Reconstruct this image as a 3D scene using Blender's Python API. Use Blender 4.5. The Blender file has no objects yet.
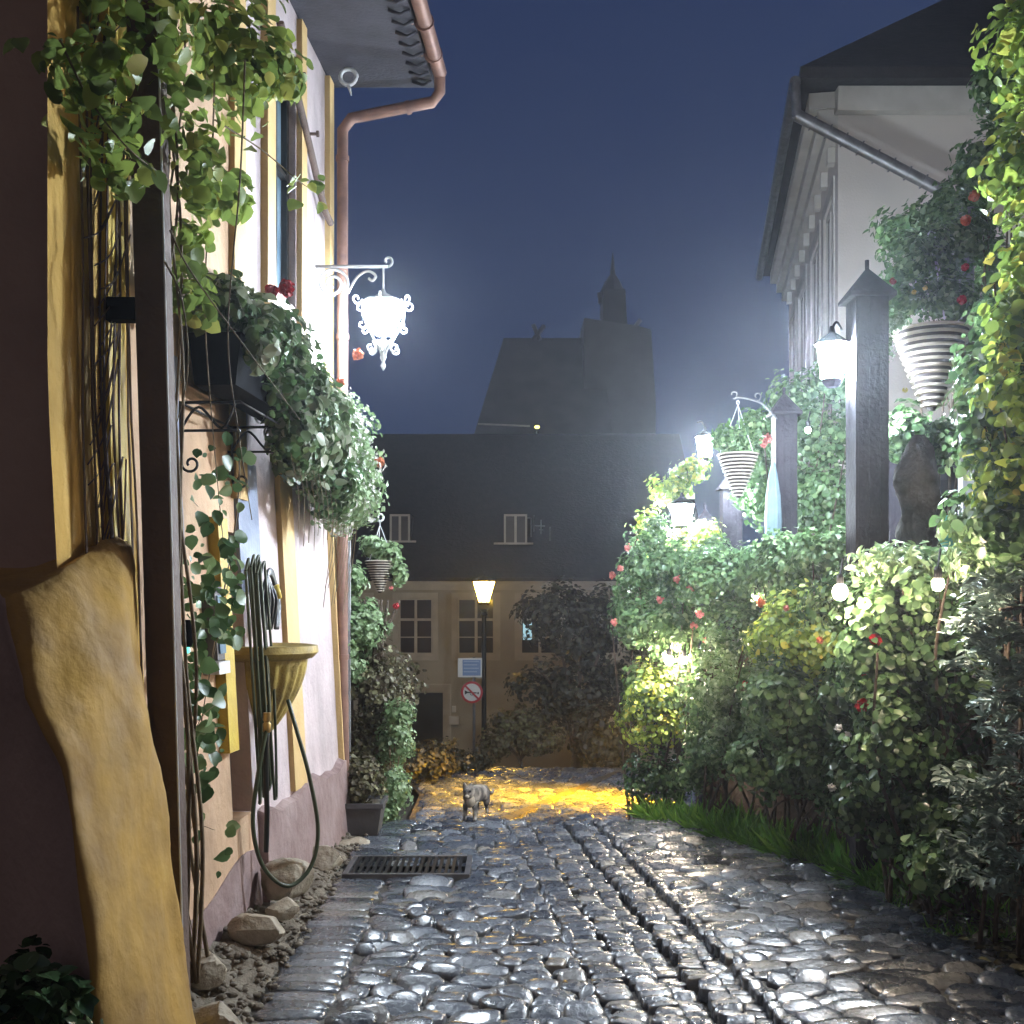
import bpy, math, random
import numpy as np
from mathutils import Vector
R = random.Random(7)
NR = np.random.default_rng(11)
S = bpy.context.scene
COL = S.collection
PI = math.pi
F = 1109.0; CX = 512.0; HY = 600.0; EYE = 1.6

def P(px, py, d):
    return np.array([(px-CX)/F*d, d, EYE+(HY-py)/F*d])

# ------------------------------------------------------------------ materials
MATS = {}
def mat(name, col=(.5, .5, .5), rough=.6, metal=0, col2=None, scale=8, bump=0, bscale=40, spec=.5,
        island=False, trans=0, emit=None, coat=0, rvar=0, stops=None, detail=6):
    m = bpy.data.materials.new(name); m.use_nodes = True
    nt = m.node_tree; N = nt.nodes; L = nt.links
    b = N['Principled BSDF']; out = N['Material Output']
    b.inputs['Base Color'].default_value = (*col, 1)
    b.inputs['Roughness'].default_value = rough
    b.inputs['Metallic'].default_value = metal
    b.inputs['Specular IOR Level'].default_value = spec
    b.inputs['Coat Weight'].default_value = coat
    tc = N.new('ShaderNodeTexCoord')
    if col2 is not None or stops:
        r = N.new('ShaderNodeValToRGB')
        if stops:
            els = r.color_ramp.elements
            while len(els) < len(stops): els.new(.5)
            for e, (p, c) in zip(els, stops): e.position = p; e.color = (*c, 1)
        else:
            r.color_ramp.elements[0].color = (*col, 1); r.color_ramp.elements[1].color = (*col2, 1)
            r.color_ramp.elements[0].position = .3; r.color_ramp.elements[1].position = .7
        if island:
            g = N.new('ShaderNodeNewGeometry'); L.new(g.outputs['Random Per Island'], r.inputs[0])
            if not stops:
                r.color_ramp.elements[0].position = 0; r.color_ramp.elements[1].position = 1
        else:
            n = N.new('ShaderNodeTexNoise'); n.inputs['Scale'].default_value = scale
            n.inputs['Detail'].default_value = detail
            L.new(tc.outputs['Object'], n.inputs['Vector']); L.new(n.outputs[0], r.inputs[0])
        L.new(r.outputs[0], b.inputs['Base Color'])
        colsock = r.outputs[0]
    else: colsock = None
    if rvar:
        n2 = N.new('ShaderNodeTexNoise'); n2.inputs['Scale'].default_value = scale*2.3
        mr = N.new('ShaderNodeMapRange'); mr.inputs[1].default_value = .3; mr.inputs[2].default_value = .7
        mr.inputs[3].default_value = max(.02, rough-rvar); mr.inputs[4].default_value = rough+rvar
        L.new(tc.outputs['Object'], n2.inputs['Vector']); L.new(n2.outputs[0], mr.inputs[0]); L.new(mr.outputs[0], b.inputs['Roughness'])
    if bump:
        n3 = N.new('ShaderNodeTexNoise'); n3.inputs['Scale'].default_value = bscale; n3.inputs['Detail'].default_value = 8
        bp = N.new('ShaderNodeBump'); bp.inputs['Strength'].default_value = bump; bp.inputs['Distance'].default_value = .02
        L.new(tc.outputs['Object'], n3.inputs['Vector']); L.new(n3.outputs[0], bp.inputs['Height']); L.new(bp.outputs[0], b.inputs['Normal'])
    if trans:
        t = N.new('ShaderNodeBsdfTranslucent'); mx = N.new('ShaderNodeMixShader'); mx.inputs[0].default_value = trans
        if colsock: L.new(colsock, t.inputs[0])
        else: t.inputs[0].default_value = (*col, 1)
        L.new(b.outputs[0], mx.inputs[1]); L.new(t.outputs[0], mx.inputs[2]); L.new(mx.outputs[0], out.inputs[0])
    if emit:
        b.inputs['Emission Color'].default_value = (*emit[0], 1); b.inputs['Emission Strength'].default_value = emit[1]
    MATS[name] = m
    return m

def wall_mat():
    """left house plaster: ochre for painted-in yellow light, then peach, then pale lilac along the street, with stains"""
    m = mat('house_plaster', (.5, .4, .3), .85, bump=.5, bscale=18)
    nt = m.node_tree; N = nt.nodes; L = nt.links; b = N['Principled BSDF']
    tc = N.new('ShaderNodeTexCoord'); sp = N.new('ShaderNodeSeparateXYZ'); L.new(tc.outputs['Object'], sp.inputs[0])
    mr = N.new('ShaderNodeMapRange'); mr.inputs[1].default_value = -2.5; mr.inputs[2].default_value = 2.5
    L.new(sp.outputs[1], mr.inputs[0])
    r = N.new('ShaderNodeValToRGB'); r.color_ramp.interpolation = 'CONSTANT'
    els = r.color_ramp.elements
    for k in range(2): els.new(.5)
    data = [(0, (.30, .22, .20)), (.082, (.62, .38, .08)), (.25, (.62, .42, .27)), (.50, (.58, .49, .50))]  # ochre band: yellow lamplight on the near corner put into the wall colour
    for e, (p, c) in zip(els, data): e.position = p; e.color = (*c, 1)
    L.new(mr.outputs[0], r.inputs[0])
    n = N.new('ShaderNodeTexNoise'); n.inputs['Scale'].default_value = 2.2; n.inputs['Detail'].default_value = 9
    mp = N.new('ShaderNodeMapping'); mp.inputs['Scale'].default_value = (1.6, 1.6, .8)
    L.new(tc.outputs['Object'], mp.inputs[0]); L.new(mp.outputs[0], n.inputs['Vector'])
    mr2 = N.new('ShaderNodeMapRange'); mr2.inputs[1].default_value = .3; mr2.inputs[2].default_value = .7
    mr2.inputs[3].default_value = .66; mr2.inputs[4].default_value = 1.08
    L.new(n.outputs[0], mr2.inputs[0])
    mx = N.new('ShaderNodeMixRGB'); mx.blend_type = 'MULTIPLY'; mx.inputs[0].default_value = 1
    L.new(r.outputs[0], mx.inputs[1]); L.new(mr2.outputs[0], mx.inputs[2]); L.new(mx.outputs[0], b.inputs['Base Color'])
    return m

M = {}
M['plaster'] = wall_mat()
M['dark_wall'] = mat('brown_plaster_and_shade', (.46, .34, .29), .9, col2=(.37, .27, .235), scale=3, bump=.3, bscale=25)  # end wall brown, also the painted shade on the buttress
M['ochre'] = mat('lit_ochre_plaster', (.50, .30, .06), .85, col2=(.27, .16, .05), scale=4, bump=.6, bscale=13, rvar=.1)  # buttress colour with the yellow lamplight painted in
M['trim'] = mat('yellow_trim', (.66, .47, .22), .7, col2=(.58, .40, .17), scale=6, bump=.2)
M['yellow'] = mat('yellow_paint', (.62, .46, .06), .6, col2=(.5, .34, .05), scale=6, bump=.2)
M['basin'] = mat('basin_glaze', (.44, .33, .08), .55, stops=[(.25, (.14, .10, .04)), (.5, (.38, .28, .07)), (.8, (.50, .39, .12))], scale=7, bump=.3)
M['plinth'] = mat('mauve_render', (.30, .21, .20), .8, stops=[(0, (.14, .09, .085)), (.45, (.27, .19, .185)), (1, (.42, .33, .32))], scale=5, bump=.8, bscale=15)
M['bluepaint'] = mat('blue_paint', (.27, .31, .42), .6, col2=(.2, .24, .34), scale=10, bump=.2)
M['glass_blue'] = mat('window_glass', (.30, .42, .52), .08, col2=(.12, .2, .28), scale=4, spec=.8)
M['glass_dark'] = mat('dark_glass', (.02, .018, .022), .1, spec=.6)
M['white'] = mat('white_paint', (.62, .60, .55), .6, col2=(.5, .48, .43), scale=12)
M['copper'] = mat('copper_pipe', (.30, .17, .13), .55, metal=.35, col2=(.17, .10, .085), scale=9, bump=.1)
M['tin'] = mat('zinc', (.22, .22, .23), .4, metal=.6, col2=(.13, .13, .14), scale=9)
M['darkwood'] = mat('dark_wood', (.018, .017, .024), .7, col2=(.04, .036, .045), scale=5, bump=.5, bscale=30, spec=.15)
M['brownwood'] = mat('brown_wood', (.13, .085, .07), .7, col2=(.075, .05, .042), scale=4, bump=.5, bscale=30)
M['greywood'] = mat('grey_wood', (.32, .32, .33), .6, col2=(.16, .16, .17), scale=9, bump=.4)
M['iron'] = mat('black_iron', (.02, .02, .022), .45, metal=.4)
M['whiteiron'] = mat('white_iron', (.62, .64, .66), .45, bump=.1)
M['black'] = mat('black_plastic', (.006, .007, .010), .9, spec=.08)
M['roof'] = mat('roof_tiles', (.026, .021, .024), .85, col2=(.015, .013, .016), scale=5, bump=.6, bscale=12)
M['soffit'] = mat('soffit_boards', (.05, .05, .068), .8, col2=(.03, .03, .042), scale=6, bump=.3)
M['rwall'] = mat('pale_render', (.66, .60, .53), .9, col2=(.56, .51, .46), scale=1.2, bump=.2)
M['rtrim'] = mat('pale_stone_trim', (.56, .53, .47), .8, col2=(.44, .41, .36), scale=3)
M['fwall'] = mat('beige_render', (.40, .36, .28), .9, col2=(.28, .25, .19), scale=.9, bump=.3)
M['ftrim'] = mat('beige_trim', (.48, .44, .36), .8, col2=(.38, .34, .28), scale=3)
M['church'] = mat('church_stone', (.20, .20, .20), .9, col2=(.14, .14, .145), scale=.5)
M['slate'] = mat('church_slate', (.13, .13, .135), .8, col2=(.09, .09, .095), scale=.7)
M['stone'] = mat('rock_stone', (.30, .27, .21), .75, stops=[(.2, (.12, .12, .05)), (.45, (.34, .29, .22)), (.8, (.50, .46, .38))], scale=6, bump=.8, bscale=22)
M['gravel'] = mat('lime_rubble', (.30, .26, .21), .8, stops=[(0, (.05, .04, .035)), (.5, (.17, .145, .11)), (1, (.42, .38, .31))], scale=9, bump=1, bscale=30)
M['cobble'] = mat('wet_cobble', (.05, .055, .065), .3, island=True,
                  stops=[(0, (.03, .035, .046)), (.5, (.075, .088, .11)), (.85, (.14, .155, .18)), (1, (.19, .18, .16))], bump=.5, bscale=34, rvar=.16, scale=14, coat=1)
MATS['wet_cobble'].node_tree.nodes['Principled BSDF'].inputs['Coat Roughness'].default_value = .22
M['bedding'] = mat('wet_grit', (.03, .028, .026), .45, col2=(.10, .09, .075), scale=30, bump=.8, bscale=60)
M['soil'] = mat('dark_soil', (.03, .025, .018), .9, col2=(.05, .04, .025), scale=3, bump=.6)
M['bark'] = mat('bark', (.09, .065, .045), .85, col2=(.045, .03, .02), scale=12, bump=.8)
M['stem'] = mat('woody_stem', (.20, .15, .08), .7, col2=(.10, .07, .04), scale=14, bump=.4)
M['hose'] = mat('green_hose', (.05, .068, .035), .4, col2=(.028, .04, .022), scale=8)
M['darkhose'] = mat('black_hose', (.012, .014, .014), .35)
M['brass'] = mat('brass', (.45, .30, .12), .35, metal=.7)
M['teal'] = mat('teal_glaze', (.10, .40, .42), .3, col2=(.06, .28, .33), scale=8)
M['planter'] = mat('grey_planter', (.085, .08, .085), .6, col2=(.06, .057, .06), scale=6, bump=.15)
M['cat'] = mat('grey_fur', (.15, .13, .12), .9, stops=[(.38, (.05, .045, .045)), (.5, (.17, .155, .14)), (.62, (.30, .27, .24))], scale=16, bump=.5, bscale=150)
M['catpale'] = mat('pale_fur', (.34, .30, .24), .9, col2=(.25, .22, .18), scale=30)
M['red'] = mat('sign_red', (.45, .02, .03), .4)
M['signwhite'] = mat('sign_white', (.70, .68, .64), .4)
M['signblue'] = mat('sign_blue', (.16, .24, .42), .4)
M['signline'] = mat('sign_text', (.34, .42, .56), .5)
M['blackpaint'] = mat('black_paint', (.01, .01, .01), .4)
M['cloth'] = mat('pale_cloth', (.20, .29, .34), .8, col2=(.12, .18, .22), scale=6)
M['coil_light'] = mat('pale_coil', (.55, .50, .42), .8, col2=(.42, .37, .3), scale=20, bump=.3)
M['coil_dark'] = mat('dark_coil', (.035, .028, .026), .9)
def leafmat(name, stops, trans=.3, rough=.38):
    return mat(name, (.1, .2, .05), rough, island=True, stops=stops, trans=trans, spec=.5)
M['l_vine'] = leafmat('vine_leaf', [(0, (.12, .17, .05)), (.5, (.23, .33, .08)), (.85, (.36, .45, .10)), (1, (.48, .44, .12))], .45)
M['l_var'] = leafmat('variegated_leaf', [(0, (0.058, 0.094, 0.036)), (.45, (0.122, 0.187, 0.072)), (.7, (0.288, 0.331, 0.216)), (1, (0.432, 0.446, 0.346))], .3)
M['l_mid'] = leafmat('hedge_leaf', [(0, (0.047, 0.101, 0.038)), (.5, (0.095, 0.176, 0.068)), (.85, (0.162, 0.270, 0.108)), (1, (0.270, 0.365, 0.176))])
M['l_dark'] = leafmat('glossy_dark_leaf', [(0, (0.024, 0.054, 0.022)), (.6, (0.047, 0.095, 0.038)), (1, (0.121, 0.189, 0.081))], .15, .25)
M['l_yel'] = leafmat('yellow_green_leaf', [(0, (0.108, 0.176, 0.041)), (.5, (0.243, 0.351, 0.068)), (.85, (0.405, 0.513, 0.095)), (1, (0.608, 0.513, 0.095))], .4)
M['l_pale'] = leafmat('pale_green_leaf', [(0, (0.135, 0.216, 0.095)), (.6, (0.230, 0.338, 0.162)), (1, (0.378, 0.486, 0.297))], .3)
M['l_grass'] = leafmat('grass_blade', [(0, (0.068, 0.162, 0.027)), (.6, (0.121, 0.297, 0.041)), (1, (0.230, 0.405, 0.068))], .3)
M['l_blue'] = leafmat('blue_needle', [(0, (.09, .14, .11)), (.6, (.17, .24, .20)), (1, (.3, .38, .33))], .15, .5)
M['l_dry'] = leafmat('dry_leaf', [(0, (.06, .045, .03)), (.6, (.11, .10, .05)), (1, (.2, .2, .1))], .2, .6)
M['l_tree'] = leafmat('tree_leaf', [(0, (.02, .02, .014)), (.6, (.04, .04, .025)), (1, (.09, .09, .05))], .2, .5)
def pmat(n, a, b): return mat(n, a, .5, island=True, stops=[(0, a), (1, b)], trans=.2)
M['f_red'] = pmat('red_petal', (.30, .006, .012), (.5, .02, .03))
M['f_pink'] = pmat('pink_petal', (.55, .14, .13), (.68, .28, .24))
M['f_orange'] = pmat('orange_petal', (.55, .13, .06), (.66, .25, .13))
M['f_white'] = pmat('white_petal', (.6, .6, .55), (.75, .74, .7))
M['f_yel'] = pmat('yellow_petal', (.6, .5, .08), (.66, .6, .2))
def emat(n, c, s):
    return mat(n, (.8, .8, .8), .5, emit=(c, s))
M['e_cool'] = emat('lit_glass_cool', (.80, .90, 1), 330)
M['e_post'] = emat('lit_glass_post', (.78, .89, 1), 1500)
M['e_gard'] = emat('lit_glass_garden', (.80, .91, 1), 750)
M['e_warm'] = emat('lit_bulb_warm', (1, .80, .60), 620)
M['e_sod'] = emat('lit_glass_amber', (1, .60, .08), 48)
M['e_sod2'] = emat('lit_glass_amber_low', (1, .48, .006), 6500)
M['e_green'] = emat('lit_green_bulb', (.1, .8, .6), 1.6)
M['e_blue'] = emat('lit_blue_panel', (.25, .6, .75), .5)
M['e_gold'] = emat('lit_gold_lamp', (.8, .7, .1), 6)

# ------------------------------------------------------------------ objects
def wpos(o):
    v = np.zeros(3)
    while o is not None:
        v += np.array(o.location); o = o.parent
    return v

def tag(o, label=None, cat=None, group=None, kind=None):
    if label: o['label'] = label
    if cat: o['category'] = cat
    if group: o['group'] = group
    if kind: o['kind'] = kind
    return o

def thing(name, label, cat, loc=(0, 0, 0), group=None):
    o = bpy.data.objects.new(name, None); COL.objects.link(o); o.location = Vector([float(c) for c in loc])
    o.empty_display_size = .1
    return tag(o, label, cat, group)

def mesh_obj(name, V, Fc, mats, parent=None, smooth=True, mi=None, origin=None):
    V = np.asarray(V, dtype=np.float64).reshape(-1, 3)
    off = wpos(parent) if parent is not None else (np.array(origin, float) if origin is not None else np.zeros(3))
    me = bpy.data.meshes.new(name)
    if isinstance(Fc, np.ndarray) and Fc.ndim == 2:
        nf, k = Fc.shape
        me.vertices.add(len(V)); me.vertices.foreach_set('co', (V-off).astype(np.float32).ravel())
        me.loops.add(nf*k); me.loops.foreach_set('vertex_index', Fc.astype(np.int32).ravel())
        me.polygons.add(nf); me.polygons.foreach_set('loop_start', (np.arange(nf)*k).astype(np.int32))
        me.update(calc_edges=True)
    else:
        me.from_pydata([tuple(v) for v in (V-off)], [], [tuple(int(i) for i in f) for f in Fc])
    if smooth: me.polygons.foreach_set('use_smooth', [True]*len(me.polygons))
    if not isinstance(mats, (list, tuple)): mats = [mats]
    for m in mats: me.materials.append(m)
    if mi is not None: me.polygons.foreach_set('material_index', np.asarray(mi, dtype=np.int32))
    me.update()
    o = bpy.data.objects.new(name, me); COL.objects.link(o)
    if parent is not None: o.parent = parent
    elif origin is not None: o.location = Vector([float(c) for c in origin])
    return o

class MB:
    def __init__(s): s.V = []; s.F = []; s.m = []; s.cur = 0
    def add(s, V, Fc):
        b = len(s.V); s.V += [tuple(float(c) for c in v) for v in V]
        for f in Fc: s.F.append(tuple(i+b for i in f)); s.m.append(s.cur)
        return s
    def hexa(s, p):   # 8 corners: bottom 4 ccw, top 4 ccw
        return s.add(p, [(3, 2, 1, 0), (4, 5, 6, 7), (0, 1, 5, 4), (1, 2, 6, 5), (2, 3, 7, 6), (3, 0, 4, 7)])
    def box(s, x0, x1, y0, y1, z0, z1, f=None):
        p = [(x0, y0, z0), (x1, y0, z0), (x1, y1, z0), (x0, y1, z0), (x0, y0, z1), (x1, y0, z1), (x1, y1, z1), (x0, y1, z1)]
        if f: p = [f(*q) for q in p]
        return s.hexa(p)
    def tube(s, pts, r, n=8, cap=True):
        pts = [np.array(p, float) for p in pts]; k = len(pts)
        if not hasattr(r, '__len__'): r = [r]*k
        V = []; Fc = []
        t0 = pts[1]-pts[0]; a = np.array([0, 0, 1.]) if abs(t0[2]) < .9*np.linalg.norm(t0) else np.array([1., 0, 0])
        for i in range(k):
            t = pts[min(i+1, k-1)]-pts[max(i-1, 0)]; t = t/(np.linalg.norm(t)+1e-9)
            a = a-t*np.dot(a, t); a = a/(np.linalg.norm(a)+1e-9); b = np.cross(t, a)
            for j in range(n):
                th = 2*PI*j/n; V.append(pts[i]+r[i]*(a*math.cos(th)+b*math.sin(th)))
        for i in range(k-1):
            for j in range(n):
                j2 = (j+1) % n; Fc.append((i*n+j, i*n+j2, (i+1)*n+j2, (i+1)*n+j))
        if cap: Fc.append(tuple(range(n))[::-1]); Fc.append(tuple(range((k-1)*n, k*n)))
        return s.add(V, Fc)
    def lathe(s, prof, c, n=16, sx=1, sy=1, a0=0, half=None):
        V = []; Fc = []; k = len(prof); span = 2*PI if half is None else half
        m = n if half is None else n+1
        for (r, z) in prof:
            for j in range(m):
                th = a0+span*j/n; V.append((c[0]+sx*r*math.cos(th), c[1]+sy*r*math.sin(th), c[2]+z))
        for i in range(k-1):
            for j in range(n):
                j2 = (j+1) % m if half is None else j+1
                Fc.append((i*m+j, i*m+j2, (i+1)*m+j2, (i+1)*m+j))
        if half is None:
            Fc.append(tuple(range(m))[::-1]); Fc.append(tuple(range((k-1)*m, k*m)))
        return s.add(V, Fc)
    def ball(s, c, r, n=10, k=6, sz=1, jit=0, rnd=None):
        prof = []
        V = [(c[0], c[1], c[2]-r*sz)]; Fc = []
        for i in range(1, k):
            ph = -PI/2+PI*i/k
            for j in range(n):
                th = 2*PI*j/n; q = 1+(rnd.uniform(-jit, jit) if rnd else 0)
                V.append((c[0]+q*r*math.cos(ph)*math.cos(th), c[1]+q*r*math.cos(ph)*math.sin(th), c[2]+q*r*sz*math.sin(ph)))
        V.append((c[0], c[1], c[2]+r*sz)); last = len(V)-1
        for j in range(n):
            Fc.append((0, 1+(j+1) % n, 1+j)); Fc.append((last, last-n+j, last-n+(j+1) % n))
        for i in range(k-2):
            for j in range(n):
                a = 1+i*n+j; b = 1+i*n+(j+1) % n; Fc.append((a, b, b+n, a+n))
        return s.add(V, Fc)
    def build(s, name, m, parent=None, smooth=False, origin=None):
        return mesh_obj(name, np.array(s.V), s.F, m, parent, smooth, s.m if isinstance(m, (list, tuple)) else None, origin)

def smooth_angle(o, deg=40):
    me = o.data
    me.polygons.foreach_set('use_smooth', [True]*len(me.polygons))
    try: me.set_sharp_from_angle(angle=math.radians(deg))
    except Exception: pass
    return o

def dup(o, parent=None):
    c = o.copy(); COL.objects.link(c)
    c.parent = parent
    for ch in [x for x in S.objects if x.parent == o]: dup(ch, c)
    return c
def copy_thing(o, loc, label, rotz=0, scale=1, group=None):
    c = dup(o); c.location = Vector([float(v) for v in loc]); c.rotation_euler = (0, 0, rotz); c.scale = (scale,)*3
    c['label'] = label
    if group: c['group'] = group
    return c

# leaves ----------------------------------------------------------
SH_SIMPLE = (np.array([(0, 0, 0), (-.42, .32, .1), (-.36, .68, .08), (0, 1, -.06), (.36, .68, .08), (.42, .32, .1)]), [(0, 1, 2, 3), (0, 3, 4, 5)])
SH_NARROW = (np.array([(0, 0, 0), (-.2, .32, .05), (-.16, .7, .04), (0, 1, -.12), (.16, .7, .04), (.2, .32, .05)]), [(0, 1, 2, 3), (0, 3, 4, 5)])
SH_BLADE = (np.array([(-.035, 0, 0), (.035, 0, 0), (.03, .5, .06), (.0, 1, .3), (-.0, 1, .3), (-.03, .5, .06)]), [(0, 1, 2, 5), (5, 2, 3, 4)])
SH_GRASS = (np.array([(-.05, 0, 0), (.05, 0, 0), (.055, .45, .04), (.004, 1, .2), (-.004, 1, .2), (-.055, .45, .04)]), [(0, 1, 2, 5), (5, 2, 3, 4)])
SH_OVAL = (np.array([(0, 0, 0), (-.3, .14, .09), (-.43, .38, .13), (-.36, .65, .10), (-.16, .88, .03), (0, 1.02, -.08), (.16, .88, .03), (.36, .65, .10), (.43, .38, .13), (.3, .14, .09), (0, .5, .0)]),
           [(0, 1, 2, 10), (10, 2, 3, 4), (10, 4, 5, 5), (0, 10, 8, 9), (10, 6, 7, 8), (10, 5, 6, 6)])
def leaf_arrays(pos, nrm, size, shape, up=None, droop=.3, rng=NR):
    n = len(pos)
    nrm = nrm/(np.linalg.norm(nrm, axis=1, keepdims=True)+1e-9)
    if up is None:
        d = rng.normal(size=(n, 3)); d[:, 2] -= droop*2
    else: d = up
    d = d-nrm*np.sum(d*nrm, 1, keepdims=True); d /= np.linalg.norm(d, axis=1, keepdims=True)+1e-9
    x = np.cross(d, nrm)
    sv, sf = shape
    wv = rng.uniform(.75, 1.2, (n, 1, 1))
    V = pos[:, None, :]+size[:, None, None]*(sv[None, :, 0:1]*wv*x[:, None, :]+sv[None, :, 1:2]*d[:, None, :]+sv[None, :, 2:3]*nrm[:, None, :])
    k = len(sv)
    Fc = np.array(sf)
    allF = (Fc[None, :, :]+(np.arange(n)*k)[:, None, None]).reshape(-1, Fc.shape[1])
    return V.reshape(-1, 3), allF
SH_OVAL = (SH_OVAL[0], [(0, 1, 2, 10), (10, 2, 3, 4), (0, 10, 8, 9), (10, 6, 7, 8), (10, 4, 5, 6)])

def foliage(name, pos, nrm, size, shape, m, parent, up=None, droop=.3):
    pos = np.asarray(pos, float); nrm = np.asarray(nrm, float)
    size = np.broadcast_to(np.asarray(size, float), (len(pos),)).copy()*NR.uniform(.42, 1.42, len(pos))
    V, Fc = leaf_arrays(pos, nrm, size, shape, up, droop)
    return mesh_obj(name, V, Fc, m, parent, smooth=False)

def clump_pts(regions, n, clumps, cr=.12, fill=.35):
    """regions: list of (centre, radii) ellipsoids; leaves crowd round clump centres near the surface."""
    vols = np.array([r[1][0]*r[1][1]*r[1][2] for r in regions])**(2/3.); vols /= vols.sum()
    cc = []; cn = []
    idx = NR.choice(len(regions), clumps, p=vols)
    for i in idx:
        c, rr = np.array(regions[i][0], float), np.array(regions[i][1], float)
        v = NR.normal(size=3); v /= np.linalg.norm(v)
        q = NR.uniform(0, 1)**(fill)
        cc.append(c+v*rr*q); cn.append(v)
    cc = np.array(cc); cn = np.array(cn)
    w = NR.uniform(.3, 1.6, clumps); w /= w.sum()
    k = NR.choice(clumps, n, p=w)
    d = NR.normal(size=(n, 3)); d /= np.linalg.norm(d, axis=1, keepdims=True)
    r = cr*NR.uniform(.1, 1, (n, 1))**.5
    pos = cc[k]+d*r
    nrm = d*.7+cn[k]*.8+NR.normal(size=(n, 3))*.45+np.array([0, 0, .35])
    return pos, nrm

def blossom(name, c, r, m, parent, n=34, flat=1.0):
    d = NR.normal(size=(n, 3)); d /= np.linalg.norm(d, axis=1, keepdims=True)
    pos = np.array(c)+d*r*.55*np.array([1, 1, flat])
    V, Fc = leaf_arrays(pos, d+NR.normal(size=(n, 3))*.4, np.full(n, r*.75), SH_SIMPLE)
    return mesh_obj(name, V, Fc, m, parent, smooth=False)

def spiral(c, u, v, r0, r1, a0, a1, n=22):
    u = np.array(u, float); v = np.array(v, float); c = np.array(c, float)
    out = []
    for i in range(n):
        t = i/(n-1); a = a0+(a1-a0)*t; r = r0+(r1-r0)*t
        out.append(c+u*r*math.cos(a)+v*r*math.sin(a))
    return out
def bez(p0, p1, p2, p3, n=14):
    p0, p1, p2, p3 = [np.array(p, float) for p in (p0, p1, p2, p3)]
    return [(1-t)**3*p0+3*(1-t)**2*t*p1+3*(1-t)*t*t*p2+t**3*p3 for t in np.linspace(0, 1, n)]
def crs(pts, n=8):
    pts = [np.array(p, float) for p in pts]; out = []
    q = [pts[0]]+pts+[pts[-1]]
    for i in range(1, len(q)-2):
        for t in np.linspace(0, 1, n, endpoint=False):
            a, b, c, d = q[i-1], q[i], q[i+1], q[i+2]
            out.append(.5*((2*b)+(-a+c)*t+(2*a-5*b+4*c-d)*t*t+(-a+3*b-3*c+d)*t**3))
    out.append(pts[-1]); return out

# ------------------------------------------------------------------ ground
def zg(x, y):
    z = float(np.interp(y, [7.8, 7.95, 8.15, 8.6, 8.85, 16, 27, 400], [0, -.012, -.07, -.27, -.32, -.88, -2.58, -12]))
    return z
def interp(y, tab):
    return float(np.interp(y, [t[0] for t in tab], [t[1] for t in tab]))
XL = [(0, -.95), (4.2, -1.0), (7.4, -1.02), (8.6, -.84), (12.6, -1.0), (16, -1.6), (24, -3)]
XR = [(0, 1.9), (4.4, 2.15), (6.34, 2.08), (7.55, 1.45), (8.25, 1.0), (9.7, 1.0), (13, 2.6), (24, 6)]
XC = [(0, 1.1), (4.2, .69), (7.4, .34), (8.5, .20), (10, .1)]

def grid_mesh(name, xs, ys, zf, m, **kw):
    V = [(x, y, zf(x, y)) for y in ys for x in xs]; nx = len(xs)
    Fc = [(j*nx+i, j*nx+i+1, (j+1)*nx+i+1, (j+1)*nx+i) for j in range(len(ys)-1) for i in range(nx-1)]
    return mesh_obj(name, V, Fc, m, **kw)

g = grid_mesh('ground', list(np.concatenate([np.linspace(-260, -6, 8), np.linspace(-5, 8, 27), np.linspace(10, 260, 8)])),
              list(np.concatenate([np.linspace(-60, 0, 6), np.linspace(1, 30, 59), np.linspace(34, 400, 12)])),
              lambda x, y: zg(x, y)-.07, M['soil'])
tag(g, kind='structure')

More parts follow.
